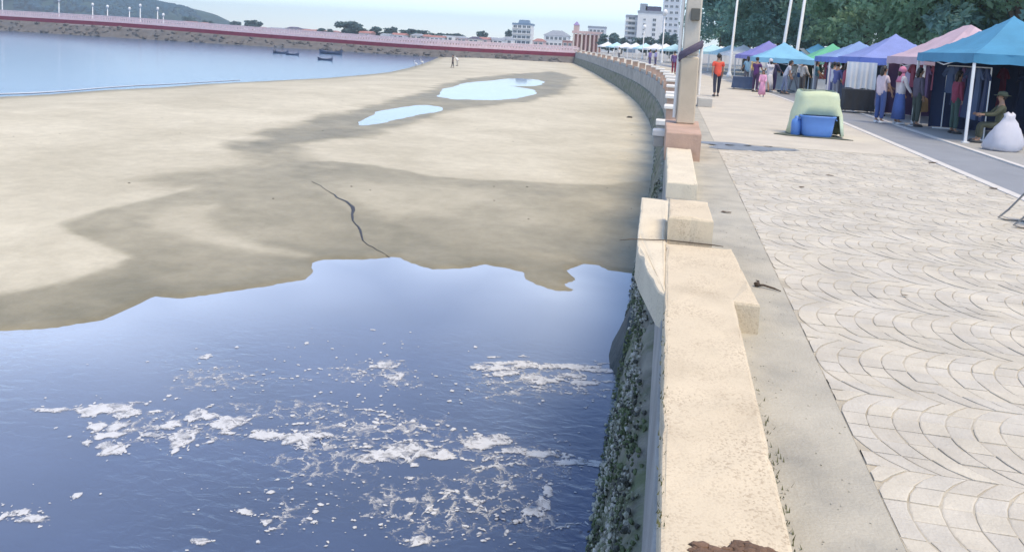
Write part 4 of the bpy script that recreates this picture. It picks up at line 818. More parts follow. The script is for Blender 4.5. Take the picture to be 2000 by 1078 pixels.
def person(x, y, face, lab, top, bottom, h=1.65, legs='trousers', sleeves='short', stride=0., armL=0., armR=0., bendL=.2, bendR=.2, hair=HAIR, head=None, sit=False, lean=0., shoe=M_shoe, group='people at the market', z=0., female=False, bag=None):
    """face: direction looked at, radians from +Y anticlockwise; arm angles swing forward"""
    s = h/1.70; e = empty('person', (x, y, z), face, lab, 'person', group); e.scale = (s, s, s)
    def rot(v, a): c, q = math.cos(a), math.sin(a); return Vector((v[0], v[1]*c+v[2]*q, -v[1]*q+v[2]*c))
    drop = .43 if sit else 0; pz = .93-drop; lr = lambda v: rot(v, lean)
    pel = Vector((0, 0, pz)); up = lambda zz, yy=0, xx=0: pel+lr(Vector((xx, yy, zz)))
    J = dict(pel=pel, spine=up(.18), chest=up(.36), neckb=up(.50), neck=up(.57, .01), hl=up(.62, .03), hm=up(.675, .025), ht=up(.745, .01))
    sw_ = .165 if female else .185
    for sd, n, aw_, bd in ((-1, 'L', armL, bendL), (1, 'R', armR, bendR)):
        sh = up(.45, 0, sd*sw_); d1 = lr(Vector((sd*.10, math.sin(aw_), -math.cos(aw_)))).normalized(); el = sh+d1*.28
        d2 = lr(Vector((sd*.03, math.sin(aw_+bd), -math.cos(aw_+bd)))).normalized(); wr = el+d2*.25; J['sh'+n] = sh; J['el'+n] = el; J['wr'+n] = wr; J['ha'+n] = wr+d2*.085; J['d'+n] = d2
        hp = pel+Vector((sd*.09, 0, -.04)); a = stride*sd
        if sit: kn = hp+Vector((sd*.05, .42, .0)); an = kn+Vector((0, .02, -.41)); an.z = max(an.z, .08)
        else:
            kn = hp+Vector((sd*.01, math.sin(a)*.42, -math.cos(a)*.42)); b_ = a-(.35*abs(stride) if a < 0 else .05); an = kn+Vector((0, math.sin(b_)*.41, -math.cos(b_)*.41))
        J['hp'+n] = hp; J['kn'+n] = kn; J['an'+n] = an; J['to'+n] = an+Vector((sd*.02, .15, -.055))
    low = min(J['anL'].z, J['anR'].z)-.085; e.location.z = z-low*s
    V = [J['pel'], J['spine'], J['chest'], J['neckb'], J['neck'], J['hl'], J['hm'], J['ht']]; Rr = [(.135, .10), (.125, .09), (.14, .095), (.075, .06), (.05, .052), (.062, .075), (.072, .092), (.045, .06)]; E = [(i, i+1) for i in range(7)]
    roots = [0]
    for n in 'LR':
        b_ = len(V); V += [J['sh'+n], J['el'+n], J['wr'+n], J['ha'+n]]; Rr += [.052, .038, (.026, .024), (.036, .017)]; E += [(2, b_), (b_, b_+1), (b_+1, b_+2), (b_+2, b_+3)]
        b_ = len(V); V += [J['hp'+n], J['kn'+n], J['an'+n], J['to'+n]]; Rr += [.085, .055, .038, (.036, .022)]; E += [(0, b_), (b_, b_+1), (b_+1, b_+2), (b_+2, b_+3)]
        d = J['d'+n]; side = d.cross(Vector((1, 0, 0))).normalized(); pm_ = Vector((1 if n == 'L' else -1, 0, 0))
        for k in range(4):
            o_ = J['ha'+n]+side*(.026-.0175*k)-d*.01; L_ = (.07, .08, .075, .06)[k]; b_ = len(V); V += [o_, o_+d*L_*.55, o_+d*L_+pm_*.018]; Rr += [.010, .009, .007]; E += [(b_, b_+1), (b_+1, b_+2)]; roots.append(b_)
        o_ = J['wr'+n]+d*.03+side*.025; b_ = len(V); V += [o_, o_+d*.03+side*.025, o_+d*.06+side*.03+pm_*.01]; Rr += [.012, .010, .008]; E += [(b_, b_+1), (b_+1, b_+2)]; roots.append(b_)
    for q in (up(.675, .115), ): b_ = len(V); V += [q, q+lr(Vector((0, .022, -.02)))]; Rr += [.012, .015]; E.append((b_, b_+1)); roots.append(b_)
    for sd in (-1, 1): b_ = len(V); q = up(.69, .02, sd*.07); V += [q, q+lr(Vector((sd*.012, -.01, -.04)))]; Rr += [(.008, .018), (.007, .014)]; E.append((b_, b_+1)); roots.append(b_)
    skinobj('body', V, E, Rr, SKIN, e, roots)
    for sd in (-1, 1): a = MB(); q = up(.70, .098, sd*.03); a.blob(q, (.011, .007, .007), 6, 4, 0); a.build('eye', M_eye, e)
    a = MB(); q = up(.655, .10); a.blob(up(.632, .098), (.022, .008, .006), 6, 4, 0); a.build('mouth', fabric((.3, .1, .09)), e)
    # hair
    a = MB(); c = up(.70, .0); a.blob(c, (.088, .10, .098), 12, 8, .05, rg); 
    a.V = [(v[0], min(v[1], c.y+.075) if v[2] < c.z+.03 else v[1], v[2] if (v[1] < c.y+.02 or v[2] > c.z+.03) else c.z+.03) for v in a.V]
    if female: a.blob(up(.60, -.07), (.075, .05, .13), 10, 6, .06, rg)
    a.build('hair', hair, e, True)
    if head:
        a = MB(); q = up(.72, .01); a.lathe([(.10, 0), (.104, .03), (.098, .07), (.06, .10), (.01, .112)], q, 14, 1, 1.1)
        if head[0] == 'hat': a.lathe([(.0, 0), (.19, -.005), (.19, .004), (.0, .012)], q, 16)
        if head[0] == 'scarf': a = MB(); a.blob(up(.68, -.005), (.105, .115, .125), 14, 9, .02, rg); a.V = [v if v[1] < q.y+.085 else (v[0], q.y+.085, v[2]) for v in a.V]; a.lathe([(.19, -.30), (.15, -.2), (.10, -.1), (.085, -.03)], up(.62, -.01), 14, 1, .8)
        a.build('headscarf' if head[0] == 'scarf' else 'hat', fabric(head[1]), e, True)
    # top garment
    V = [up(-.16), up(.10), up(.34), up(.455)]; Rr = [(.215, .165), (.16, .122), (.162, .115), (.105, .085)]; E = [(0, 1), (1, 2), (2, 3)]
    for n in 'LR':
        b_ = len(V); V += [J['sh'+n], J['sh'+n].lerp(J['el'+n], .7)]; Rr += [.072, .062]; E += [(2, b_), (b_, b_+1)]
        if sleeves == 'long': V += [J['el'+n], J['el'+n].lerp(J['wr'+n], .9)]; Rr += [.055, .04]; E += [(b_+1, b_+2), (b_+2, b_+3)]
    skinobj('shirt', V, E, Rr, fabric(top), e)
    # lower garment
    if legs == 'skirt':
        a = MB(); zt = pz+.04; a.lathe([(.145, zt), (.17, zt-.18), (.20, zt-.4), (.235, .14 if not sit else .2)], (0, .0 if not sit else .15, 0), 18, 1, .8 if not sit else 1.6); a.build('skirt', fabric(bottom), e, True)
    else:
        V = [up(.16), pel]; Rr = [(.140, .104), (.152, .115)]; E = [(0, 1)]
        for n in 'LR':
            b_ = len(V); V += [J['hp'+n], J['kn'+n]]; Rr += [.10, .074]; E += [(1, b_), (b_, b_+1)]
            if legs == 'trousers': V.append(J['kn'+n].lerp(J['an'+n], .92)); Rr.append(.06); E.append((b_+1, b_+2))
        skinobj(legs, V, E, Rr, fabric(bottom), e)
    for n in 'LR':
        a = MB(); an, to = J['an'+n], J['to'+n]; dd = to-an; dd.z = 0; dd.normalize(); rzz = math.atan2(dd.y, dd.x); c = an+dd*.06
        a.box((c.x, c.y, an.z-.05), (.27, .10, .075), rzz, .8, .02); a.build('shoe', shoe, e, True)
    if bag:
        q = J['ha'+bag[0]]; a = MB(); a.box((q.x, q.y, q.z-.05-bag[2]/2), (.14, bag[1], bag[2]), 0, .8, .03); b2 = a.build('bag', fabric(bag[3]), None, True); b2.parent = None
        a = MB(); a.tube([(q.x, q.y-bag[1]*.3, q.z-.06), (q.x, q.y, q.z+.01), (q.x, q.y+bag[1]*.3, q.z-.06)], .012, 6); hd = a.build('handle', fabric(bag[3]), b2)
        b2.matrix_world = Matrix.Translation(e.location) @ Matrix.Rotation(face, 4, 'Z') @ Matrix.Diagonal((s, s, s, 1)); b2.name = 'carrier_bag'; tag(b2, bag[4], 'bag')
    return e
def pp_(px, py): p = at(px, py, 0); return p.x, p.y
JEAN = (.06, .10, .27)
x, y = pp_(1398, 189); person(x, y, R(5), 'person in an orange red shirt walking away along the promenade', (.72, .10, .06), (.03, .035, .06), 1.72, sleeves='short', stride=.28, armL=-.25, armR=.3)
x, y = pp_(1716, 240); person(x, y, R(-60), 'person with dark hair, pale top and blue jeans at the clothes stall', (.60, .50, .56), JEAN, 1.62, female=True, armL=.5, armR=.3, bendL=.6, shoe=M_shoew)
x, y = pp_(1752, 243); person(x, y, R(-80), 'person in a pink headscarf, white top and long blue skirt', (.64, .60, .62), (.08, .14, .38), 1.63, legs='skirt', sleeves='long', female=True, head=('scarf', (.55, .20, .32)), armL=.3, armR=.4, shoe=M_shoew)
x, y = pp_(1786, 247); person(x, y, R(-75), 'person in a dark top carrying a brown patterned bag at the stall', (.10, .09, .13), (.06, .08, .07), 1.64, female=True, sleeves='long', armL=.25, bendL=.5, bag=('L', .34, .42, (.45, .27, .13), 'brown patterned carrier bag held by the person in a dark top'))
x, y = pp_(1838, 262); person(x+.45, y+.5, R(-80), 'person in a maroon top standing under the pink tent', (.22, .04, .08), (.05, .09, .08), 1.62, sleeves='long', female=True)
person(7.75, 20.05, R(80), 'seated vendor in olive clothes behind the cyan tent pole', (.085, .09, .055), (.07, .075, .05), 1.6, sit=True, sleeves='long', armL=.7, armR=.7, bendL=.8, bendR=.8, head=('hat', (.10, .11, .07)), z=0)
for i, (px, py, col, bt, lg, fc, lab, hh, hd) in enumerate([
    (1474,180,(.10,.03,.14),(.06,.03,.08),'trousers',-40,'person in dark purple standing left of the pink dressed child',1.62,None),
    (1487,190,(.72,.36,.52),(.70,.34,.50),'skirt',170,'child in a pink top and pink skirt facing the camera',1.12,None),
    (1500,181,(.62,.60,.64),(.60,.58,.60),'skirt',20,'person in all white beside the pink dressed child',1.6,('scarf',(.62,.6,.62))),
    (1509,180,(.08,.07,.12),(.03,.02,.08),'trousers',-60,'person in dark clothes at the light cyan tent',1.64,None),
    (1531,184,(.50,.52,.60),(.20,.24,.36),'trousers',-90,'person in a pale blue shirt bending over the stall',1.6,None),
    (1548,180,(.66,.66,.68),(.30,.32,.38),'trousers',120,'person in a white shirt under the light cyan tent',1.63,None),
    (1577,180,(.07,.09,.07),(.10,.10,.10),'trousers',-20,'person in a black shirt under the white awning',1.66,None),
    (1591,178,(.06,.13,.07),(.22,.20,.20),'trousers',200,'person in dark green under the green tent',1.64,None),
    (1610,182,(.58,.60,.52),(.32,.30,.34),'trousers',150,'person in a pale yellowish shirt by the green covered pile',1.62,('hat',(.6,.6,.55))),
    (1640,196,(.10,.17,.36),(.40,.42,.50),'trousers',-70,'person in a blue top left of the white sheet',1.63,None)]):
    p = at(px, py, 0); person(p.x, p.y, R(fc), lab, col, bt, hh, legs=lg, sleeves='long' if i % 2 else 'short', female=i % 3 == 1 or lg == 'skirt', armL=.3+.1*(i % 4), armR=.5-.1*(i % 3), bendL=.5, bendR=.4, head=hd, stride=.12*(i % 3), lean=.35 if i == 4 else 0., shoe=M_shoew if i % 2 else M_shoe)
for i, (px, Y, col, bt, lab) in enumerate([(1316,58,(.13,.08,.22),(.20,.02,.05),'person in violet and maroon just left of the square pole'),(1268,78,(.18,.15,.42),(.10,.09,.2),'person in blue violet behind the parapet left of the pole'),(1279,84,(.40,.38,.62),(.10,.09,.2),'person in pale lilac beside the one in blue violet'),(1207,112,(.6,.6,.6),(.08,.09,.12),'person in white far along the parapet')]):
    p = atd(px, 135, Y); person(p.x, Y, R(60*i), lab, col, bt, 1.66, group='people far along the promenade', sleeves='long')
q = at(884, 131, -2.2); person(q.x, q.y, R(120), 'lone dark clothed person standing far out on the beach', (.05, .05, .06), (.04, .04, .05), 1.7, group='people on the beach', z=float(sand_z(q.x, q.y)), stride=.15)
q = at(893, 128, -2.2); person(q.x, q.y, R(60), 'person in white bending on the beach beside the dark clothed one', (.72, .72, .70), (.5, .48, .42), 1.6, group='people on the beach', z=float(sand_z(q.x, q.y)), lean=.9, head=('hat', (.7, .7, .66)))
# two egrets at the waterline
M_feath = mat('feathers', (.75, .75, .73), .8, .05, 10, .1, 40); M_leg = mat('bird_leg', (.06, .05, .03), .6)
for i, (px, py, lab) in enumerate([(812, 131, 'white egret at the waterline, left one'), (824, 127, 'white egret at the waterline, right one')]):
    q = at(px, py, -2.42); e = empty('egret', (q.x, q.y, float(sand_z(q.x, q.y))), R(60+90*i), lab, 'bird', 'egrets at the waterline')
    V = [(0, 0, .48), (0, .16, .55), (0, .24, .66), (0, .20, .78), (0, .26, .86), (0, .42, .86), (0, -.2, .45), (0, -.34, .38)]
    skinobj('body', V, [(0, 1), (1, 2), (2, 3), (3, 4), (4, 5), (0, 6), (6, 7)], [(.10, .12), (.06, .07), .03, .028, .04, .008, (.08, .09), (.03, .02)], M_feath, e)
    for sd in (-1, 1): a = MB(); a.tube([(sd*.04, 0, .42), (sd*.045, -.04, .22), (sd*.05, .0, 0), (sd*.05, .07, .005)], .012, 5); a.build('leg', M_leg, e)

# ------------------------------------------------------------------ stalls and goods
def table(x, y, wx_, wy_, h, cm, lab, rz=0., drape=True, tm=None):
    e = empty('stall_table', (x, y, 0), rz, lab, 'table', 'stall tables')
    a = MB(); a.box((0, 0, h-.02), (wx_, wy_, .04), bev=.008); a.build('table_top', tm or M_deckw, e)
    for sx in (-1, 1):
        for sy in (-1, 1): a = MB(); a.tube([(sx*(wx_/2-.06), sy*(wy_/2-.06), 0), (sx*(wx_/2-.06), sy*(wy_/2-.06), h-.04)], .018, 6); a.build('leg', M_conc2, e)
    if drape:
        V = []; n = 40; rg_ = random.Random(int(x*10))
        per = 2*(wx_+wy_)
        for i in range(n):
            d = per*i/n
            if d < wx_: p = (-wx_/2+d, -wy_/2)
            elif d < wx_+wy_: p = (wx_/2, -wy_/2+d-wx_)
            elif d < 2*wx_+wy_: p = (wx_/2-(d-wx_-wy_), wy_/2)
            else: p = (-wx_/2, wy_/2-(d-2*wx_-wy_))
            k = .025*math.sin(i*1.7)+.02; l_ = math.hypot(*p); ux, uy = p[0]/l_, p[1]/l_
            V += [(p[0]*1.01, p[1]*1.01, h+.012), (p[0]+ux*k*.5, p[1]+uy*k*.5, h*.55), (p[0]+ux*(k+.02), p[1]+uy*(k+.02), .06+.02*rg_.random())]
        F = [(i*3+j, ((i+1) % n)*3+j, ((i+1) % n)*3+j+1, i*3+j+1) for i in range(n) for j in range(2)]+[tuple(i*3 for i in range(n))]
        o = mobj('cloth', V, [tuple(reversed(f)) for f in F], cm, e)
    return e
C_black = cloth('cloth_black', (.022, .026, .034)); C_teal = cloth('cloth_teal', (.01, .075, .13)); C_sheet = cloth('sheet_white', (.68, .72, .76)); C_dblue = cloth('cloth_dark_blue', (.045, .075, .15)); C_maroon = cloth('cloth_maroon', (.20, .03, .065)); C_purp = cloth('cloth_purple', (.10, .05, .13)); C_grn = cloth('cloth_bottle_green', (.035, .085, .085)); C_brn = cloth('cloth_brown', (.14, .11, .09)); C_lil = cloth('cloth_lilac', (.42, .36, .52))
x, y = pp_(1676, 221); table(x, y+.3, .95, .6, .78, C_black, 'table under a black cloth in front of the white sheet')
def hung_sheet(name, x, y, wd, z0, z1, m, lab, rz=0., cat='sheet'):
    V = []; F = []; n = 24
    for i in range(n+1):
        t = i/n-.5; f = .05*math.sin(i*1.5)+.03*math.sin(i*.7+1)
        for j in range(4): q = j/3; V.append((t*wd, f*(.3+.7*q), z1+(z0-z1)*q+.02*math.sin(i*.5)*(q > .9)))
    F = [(i*4+j, i*4+j+1, i*4+5+j, i*4+4+j) for i in range(n) for j in range(3)]; k = len(V); V += [(a, b+.012, c) for a, b, c in V]; F += [tuple(reversed([q+k for q in f])) for f in F]
    return mobj(name, V, F, m, None, True, loc=(x, y, 0), label=lab, cat=cat) if not rz else _r(mobj(name, V, F, m, None, True, loc=(x, y, 0), label=lab, cat=cat), rz)
def _r(o, rz): o.rotation_euler = (0, 0, rz); return o
hung_sheet('white_sheet', 6.75, 29.55, 1.0, .78, 1.72, C_sheet, 'plain white sheet hung above the black draped table', cat='sheet')
hung_sheet('teal_curtain', 5.55, 42.3, 1.0, .55, 1.6, C_teal, 'dark teal curtain hung under the light cyan tent', cat='curtain')
hung_sheet('navy_backdrop', 10.2, 21.8, 4.0, .02, 1.9, C_navy, 'navy tarpaulin backdrop closing the back of the cyan tent', R(90), cat='backdrop')
hung_sheet('purple_backdrop', 10.55, 26.4, 3.9, .02, 1.9, C_purp, 'dark purple tarpaulin backdrop closing the back of the pink tent', R(90), cat='backdrop')
hung_sheet('grey_backdrop', 10.0, 31.6, 3.6, .02, 1.85, C_dblue, 'slate blue tarpaulin backdrop at the back of the violet blue tent', R(90), cat='backdrop')
hung_sheet('green_backdrop', 9.5, 42.2, 2.9, .02, 1.65, C_grn, 'bottle green tarpaulin backdrop at the back of the green tent', R(90), cat='backdrop')
hung_sheet('side_curtain', 8.7, 23.75, 2.7, .02, 1.9, C_navy, 'navy side curtain between the cyan and the pink tent', cat='curtain')
hung_sheet('dividing_curtain', 8.8, 28.5, 2.9, .02, 1.85, C_purp, 'dark purple side curtain between the pink and the violet blue tent', cat='curtain')
# garments hung along the fronts: hung in the plane of the stall front
def garment_mesh(name, kind, m):
    if kind == 'dress': out = [(-.09,0),(-.2,-.03),(-.33,-.26),(-.25,-.30),(-.17,-.2),(-.15,-.5),(-.27,-1.30),(.27,-1.30),(.15,-.5),(.17,-.2),(.25,-.30),(.33,-.26),(.2,-.03),(.09,0),(0,-.06)]
    elif kind == 'shirt': out = [(-.09,0),(-.22,-.03),(-.36,-.24),(-.28,-.30),(-.19,-.2),(-.2,-.74),(.2,-.74),(.19,-.2),(.28,-.30),(.36,-.24),(.22,-.03),(.09,0),(0,-.06)]
    else: out = [(-.19,0),(-.21,-.3),(-.20,-1.05),(-.06,-1.05),(-.02,-.38),(.02,-.38),(.06,-1.05),(.20,-1.05),(.21,-.3),(.19,0)]
    n = len(out); V = []
    for t in (-.025, .025):
        for (a, b) in out: V.append((t+.035*math.sin(a*14+b*3), a, b))
    c0 = len(V); F = [(j, (j+1) % n, n+(j+1) % n, n+j) for j in range(n)]+[tuple(range(n)), tuple(reversed(range(n, 2*n)))]
    me = bpy.data.meshes.new(name); me.from_pydata(V, [], F); me.materials.append(m); me.update(); return me
GM = {}
def garment(kind, m, x, y, zt, lab, rz):
    k = (kind, m.name)
    if k not in GM: GM[k] = garment_mesh(kind, kind, m)
    e = share({'dress': 'hanging_dress', 'shirt': 'hanging_shirt', 'jeans': 'hanging_trousers'}[kind], GM[k], None, (x, y, zt), (0, 0, rz), label=lab, cat='garment', group='garments hung at the stalls'); return e
def rack(x0, y0, x1, y1, h, lab):
    e = empty('clothes_rail', ((x0+x1)/2, (y0+y1)/2, 0), math.atan2(y1-y0, x1-x0), lab, 'clothes rail', 'clothes rails'); L_ = math.hypot(x1-x0, y1-y0)
    a = MB(); a.tube([(-L_/2, 0, h), (L_/2, 0, h)], .016, 7); a.build('bar', M_white, e)
    for sx in (-1, 1): a = MB(); a.tube([(sx*L_/2, 0, 0), (sx*L_/2, 0, h)], .016, 7); a.build('upright', M_white, e); a = MB(); a.box((sx*L_/2, 0, .02), (.05, .45, .035)); a.build('foot', M_white, e)
rack(7.62, 20.55, 7.62, 23.55, 1.78, 'clothes rail along the front of the cyan tent'); rack(7.65, 24.55, 7.65, 28.2, 1.78, 'clothes rail along the front of the pink tent')
cols = [(C_navy, 'dress', 'navy dress'), (C_dblue, 'dress', 'slate blue dress'), (C_navy, 'dress', 'navy dress'), (C_purp, 'dress', 'dark purple dress'), (C_navy, 'jeans', 'navy trousers'), (C_dblue, 'shirt', 'slate blue shirt')]
for i, (m, k, nm) in enumerate(cols): garment(k, m, 7.62, 20.8+i*.5, 1.76, '%s hung %s from the right on the cyan tent rail' % (nm, NTH[i]), R(8*(i % 3)-8))
cols = [(C_maroon, 'shirt', 'maroon shirt'), (C_purp, 'dress', 'dark purple dress'), (C_maroon, 'dress', 'maroon dress'), (C_grn, 'jeans', 'bottle green trousers'), (C_maroon, 'shirt', 'maroon shirt'), (C_lil, 'shirt', 'lilac shirt'), (C_purp, 'shirt', 'dark purple shirt')]
for i, (m, k, nm) in enumerate(cols): garment(k, m, 7.65, 24.8+i*.5, 1.76, '%s hung %s from the right on the pink tent rail' % (nm, NTH[i]), R(10*(i % 3)-10))
for i, (m, k, nm) in enumerate([(C_purp, 'dress', 'dark purple dress'), (C_grn, 'dress', 'bottle green dress'), (C_navy, 'dress', 'navy dress'), (C_navy, 'jeans', 'navy trousers'), (C_maroon, 'dress', 'maroon dress')]): garment(k, m, 8.9+.1*(i % 2), 20.3+i*.72, 1.8, '%s hung %s from the right deep inside the cyan tent' % (nm, NTH[i]), R(12*(i % 3)-12))
table(8.4, 31.2, .8, 2.6, .75, C_lil, 'long lilac draped table under the violet blue tent'); table(7.6, 36.2, .8, 2.4, .75, C_dblue, 'dark blue draped table under the mid blue tent'); table(7.6, 41.9, .8, 2.2, .72, C_sheet, 'white draped table under the green tent'); table(6.0, 42.0, 1.8, .7, .72, C_sheet, 'white draped table under the light cyan tent')
x, y = pp_(1452, 176); table(x, y+.4, 1.0, .8, .62, C_dblue, 'low table under a dark blue cloth behind the walker')
rack(7.35, 30.0, 7.35, 33.2, 1.7, 'clothes rail along the front of the violet blue tent')
for i, (m, k, nm) in enumerate([(C_lil, 'shirt', 'lilac shirt'), (C_dblue, 'dress', 'slate blue dress'), (C_brn, 'shirt', 'brown shirt'), (C_maroon, 'shirt', 'maroon shirt'), (C_navy, 'dress', 'navy dress'), (C_lil, 'dress', 'lilac dress')]): garment(k, m, 7.35, 30.25+i*.5, 1.68, '%s hung %s from the right on the violet blue tent rail' % (nm, NTH[i]), R(10*(i % 3)-10))
for i, (m, k, nm) in enumerate([(C_sheet, 'shirt', 'white shirt'), (C_grn, 'shirt', 'bottle green shirt'), (C_lil, 'dress', 'lilac dress'), (C_dblue, 'jeans', 'slate blue trousers'), (C_maroon, 'shirt', 'maroon shirt')]): garment(k, m, 7.0, 35.2+i*.55, 1.66, '%s hung %s from the right at the mid blue tent' % (nm, NTH[i]), R(10*(i % 3)-10))
hung_sheet('blue_backdrop', 9.2, 36.4, 3.2, .02, 1.8, C_dblue, 'slate blue tarpaulin backdrop at the back of the mid blue tent', R(90), cat='backdrop')
for i, (x, y, col, bt, fc, lab) in enumerate([(8.0,33.4,(.5,.42,.5),(.1,.1,.2),60,'person in mauve behind the lilac table'),(6.75,34.2,(.62,.62,.66),(.08,.1,.2),-80,'person in a white top facing the mid blue tent'),(6.85,38.6,(.08,.2,.25),(.3,.3,.34),-100,'person in dark teal left of the mid blue tent'),(6.4,39.6,(.6,.55,.5),(.1,.09,.09),-60,'person in a beige shirt right of the light cyan tent'),(8.3,37.2,(.35,.1,.12),(.1,.1,.12),90,'vendor in dark red behind the dark blue table'),(7.2,45.5,(.6,.6,.62),(.2,.2,.25),150,'person in pale grey far behind the white awning'),(6.6,31.2,(.30,.06,.10),(.07,.08,.14),-85,'person in crimson browsing the violet blue tent rail'),(6.5,32.3,(.10,.12,.30),(.30,.30,.34),-60,'person in royal blue browsing the violet blue tent rail'),(6.95,27.4,(.55,.5,.56),(.12,.12,.2),-95,'person in pale mauve at the left end of the pink tent rail'),(4.9,47.5,(.62,.45,.2),(.12,.12,.16),190,'person in mustard yellow walking up the road by the violet tent'),(4.2,44.0,(.2,.36,.5),(.1,.1,.13),20,'person in steel blue walking away on the road')]): person(x, y, R(fc), lab, col, bt, 1.62, sleeves='long' if i % 2 else 'short', female=i % 2 == 0, armL=.4, armR=.3, bendL=.6, bendR=.4)
# crates of goods on tables
def crate(x, y, z, m, lab, rz=0., d=(.42, .3, .22)):
    e = empty('goods_crate', (x, y, z), rz, lab, 'crate', 'crates on the stall tables'); t = .02
    for (c, s_) in (((0, -d[1]/2, d[2]/2), (d[0], t, d[2])), ((0, d[1]/2, d[2]/2), (d[0], t, d[2])), ((-d[0]/2, 0, d[2]/2), (t, d[1]-t, d[2])), ((d[0]/2, 0, d[2]/2), (t, d[1]-t, d[2]))): a = MB(); a.box(c, s_); a.build('side_board', m, e)
    a = MB(); a.box((0, 0, .012), (d[0]-t*2, d[1]-t*2, .02)); a.build('base_board', m, e)
    a = MB()
    for k in range(8): a.blob((rg.uniform(-.15, .15), rg.uniform(-.1, .1), d[2]*.8), (.06, .055, .05), 7, 5, .1, rg)
    a.build('contents', fabric((.5+.2*rg.random(), .3, .2+.2*rg.random())), e, True, kind='stuff')
P_blue = mat('plastic_blue', (.10, .24, .60), .4, .06, 3, 0); P_red = mat('plastic_red', (.5, .07, .07), .4, .06, 3, 0); P_green = mat('plastic_green', (.1, .4, .2), .4, .06, 3, 0); P_wht = mat('plastic_white', (.7, .7, .72), .4, .04, 3, 0)
for i, (x, y, z, m, lab) in enumerate([(8.3,30.4,.77,P_red,'red crate at the near end of the lilac table'),(8.35,31.3,.77,P_wht,'white crate in the middle of the lilac table'),(8.35,32.1,.77,P_blue,'blue crate at the far end of the lilac table'),(7.55,35.6,.77,P_green,'green crate at the near end of the dark blue table'),(7.6,36.7,.77,P_wht,'white crate at the far end of the dark blue table'),(7.6,41.3,.74,P_red,'red crate on the white table under the green tent'),(7.6,42.3,.74,P_green,'green crate on the white table under the green tent'),(5.5,42.0,.74,P_wht,'white crate on the white table under the light cyan tent'),(6.5,42.0,.74,P_blue,'blue crate on the white table under the light cyan tent')]): crate(x, y, z, m, lab, R(90*(i % 2)))

# ------------------------------------------------------------------ things standing on the promenade
x0, y0 = pp_(1592, 268)
tc = empty('covered_pile', (x0+.05, y0+.45, 0), R(6), 'pale yellow green tarpaulin covering a pile on the promenade', 'covered pile')
V = []; F = []; lv = [(1.04, .37, .30), (1.02, .42, .34), (.9, .45, .36), (.72, .46, .37), (.5, .53, .40), (.25, .56, .42), (.02, .60, .44)]; n = 36
for li, (z, a_, b_) in enumerate(lv):
    for j in range(n):
        t = 2*PI*j/n; cx_, sx_ = math.cos(t), math.sin(t); p = 5.; k = (abs(cx_)**p+abs(sx_)**p)**(-1/p); f = 1+(.03*math.sin(5*t+li)+.02*math.sin(11*t))*li/6
        zz = z+.02*math.sin(3*t)*(li < 3)+(.03*math.sin(7*t) if li == 6 else 0)
        xx = a_*cx_*k*f; yy_ = b_*sx_*k*f
        V.append((xx, yy_, max(.01, zz)))
for li in range(6):
    for j in range(n):
        t = 2*PI*(j+.5)/n
        if li >= 4 and -2.2 < (t if t < PI else t-2*PI) < -.85: continue      # the opening at the front where the tub stands
        F.append((li*n+j, li*n+(j+1) % n, li*n+n+(j+1) % n, li*n+n+j))
F.append(tuple(range(n))); F = [tuple(reversed(f)) for f in F]; 
tarp = mobj('tarpaulin', V, F, mat('tarp_green', (.56, .62, .42), .7, .1, 2, .35, 9, col2=(.48, .58, .46)), tc, True); sm = tarp.modifiers.new('thickness', 'SOLIDIFY'); sm.thickness = .012
a = MB(); a.box((0, .05, .36), (.7, .5, .7), bev=.04); a.build('boxes', mat('cardboard', (.2, .22, .2), .9), tc)
tb = empty('blue_tub', (x0+.02, y0+.02, 0), R(6), 'bright blue plastic tub at the front of the covered pile', 'tub')
a = MB()
pr_ = [(.22, 0), (.255, .05), (.27, .22), (.285, .38), (.305, .40), (.305, .425), (.27, .425), (.26, .3), (.0, .28)]
V = []; n = 28
for r_, z in pr_:
    for j in range(n): t = 2*PI*j/n; k = (abs(math.cos(t))**4+abs(math.sin(t))**4)**(-.25); V.append((r_*1.28*math.cos(t)*k, r_*.7*math.sin(t)*k, z*1.15))
F = [(i*n+j, i*n+(j+1) % n, i*n+n+(j+1) % n, i*n+n+j) for i in range(len(pr_)-1) for j in range(n)]+[tuple(reversed(range(n)))]
mobj('tub_body', V, F, P_blue, tb, True)
for sd in (-1, 1): a = MB(); a.tube([(sd*.38, -.05, .42), (sd*.42, -.04, .40), (sd*.42, .04, .40), (sd*.38, .05, .42)], .012, 6); a.build('handle', P_blue, tb, True)
a = MB(); a.lathe([(.09, 0), (.11, .03), (.115, .3), (.1, .36), (.05, .40), (.045, .44), (.03, .45)], n=14); a.build('blue_bottle', P_blue, None, True, loc=(x0-.42, y0+.06, 0), label='tall blue plastic container left of the blue tub', cat='container')
V = []; poly = [(-.85,.02),(-.6,-.18),(-.1,-.24),(.4,-.22),(.9,-.27),(.75,-.12),(.5,.1),(0,.2),(-.6,.3)]
a = MB(); a.prism([(p[0]*.95, p[1]) for p in poly], .006, .02); a.build('ground_mat', mat('mat_dark_green', (.10, .115, .09), .95, .3, 5, .4, 30), None, loc=(x0-.1, y0-.02, 0), label='dark green mat under the covered pile', cat='mat')
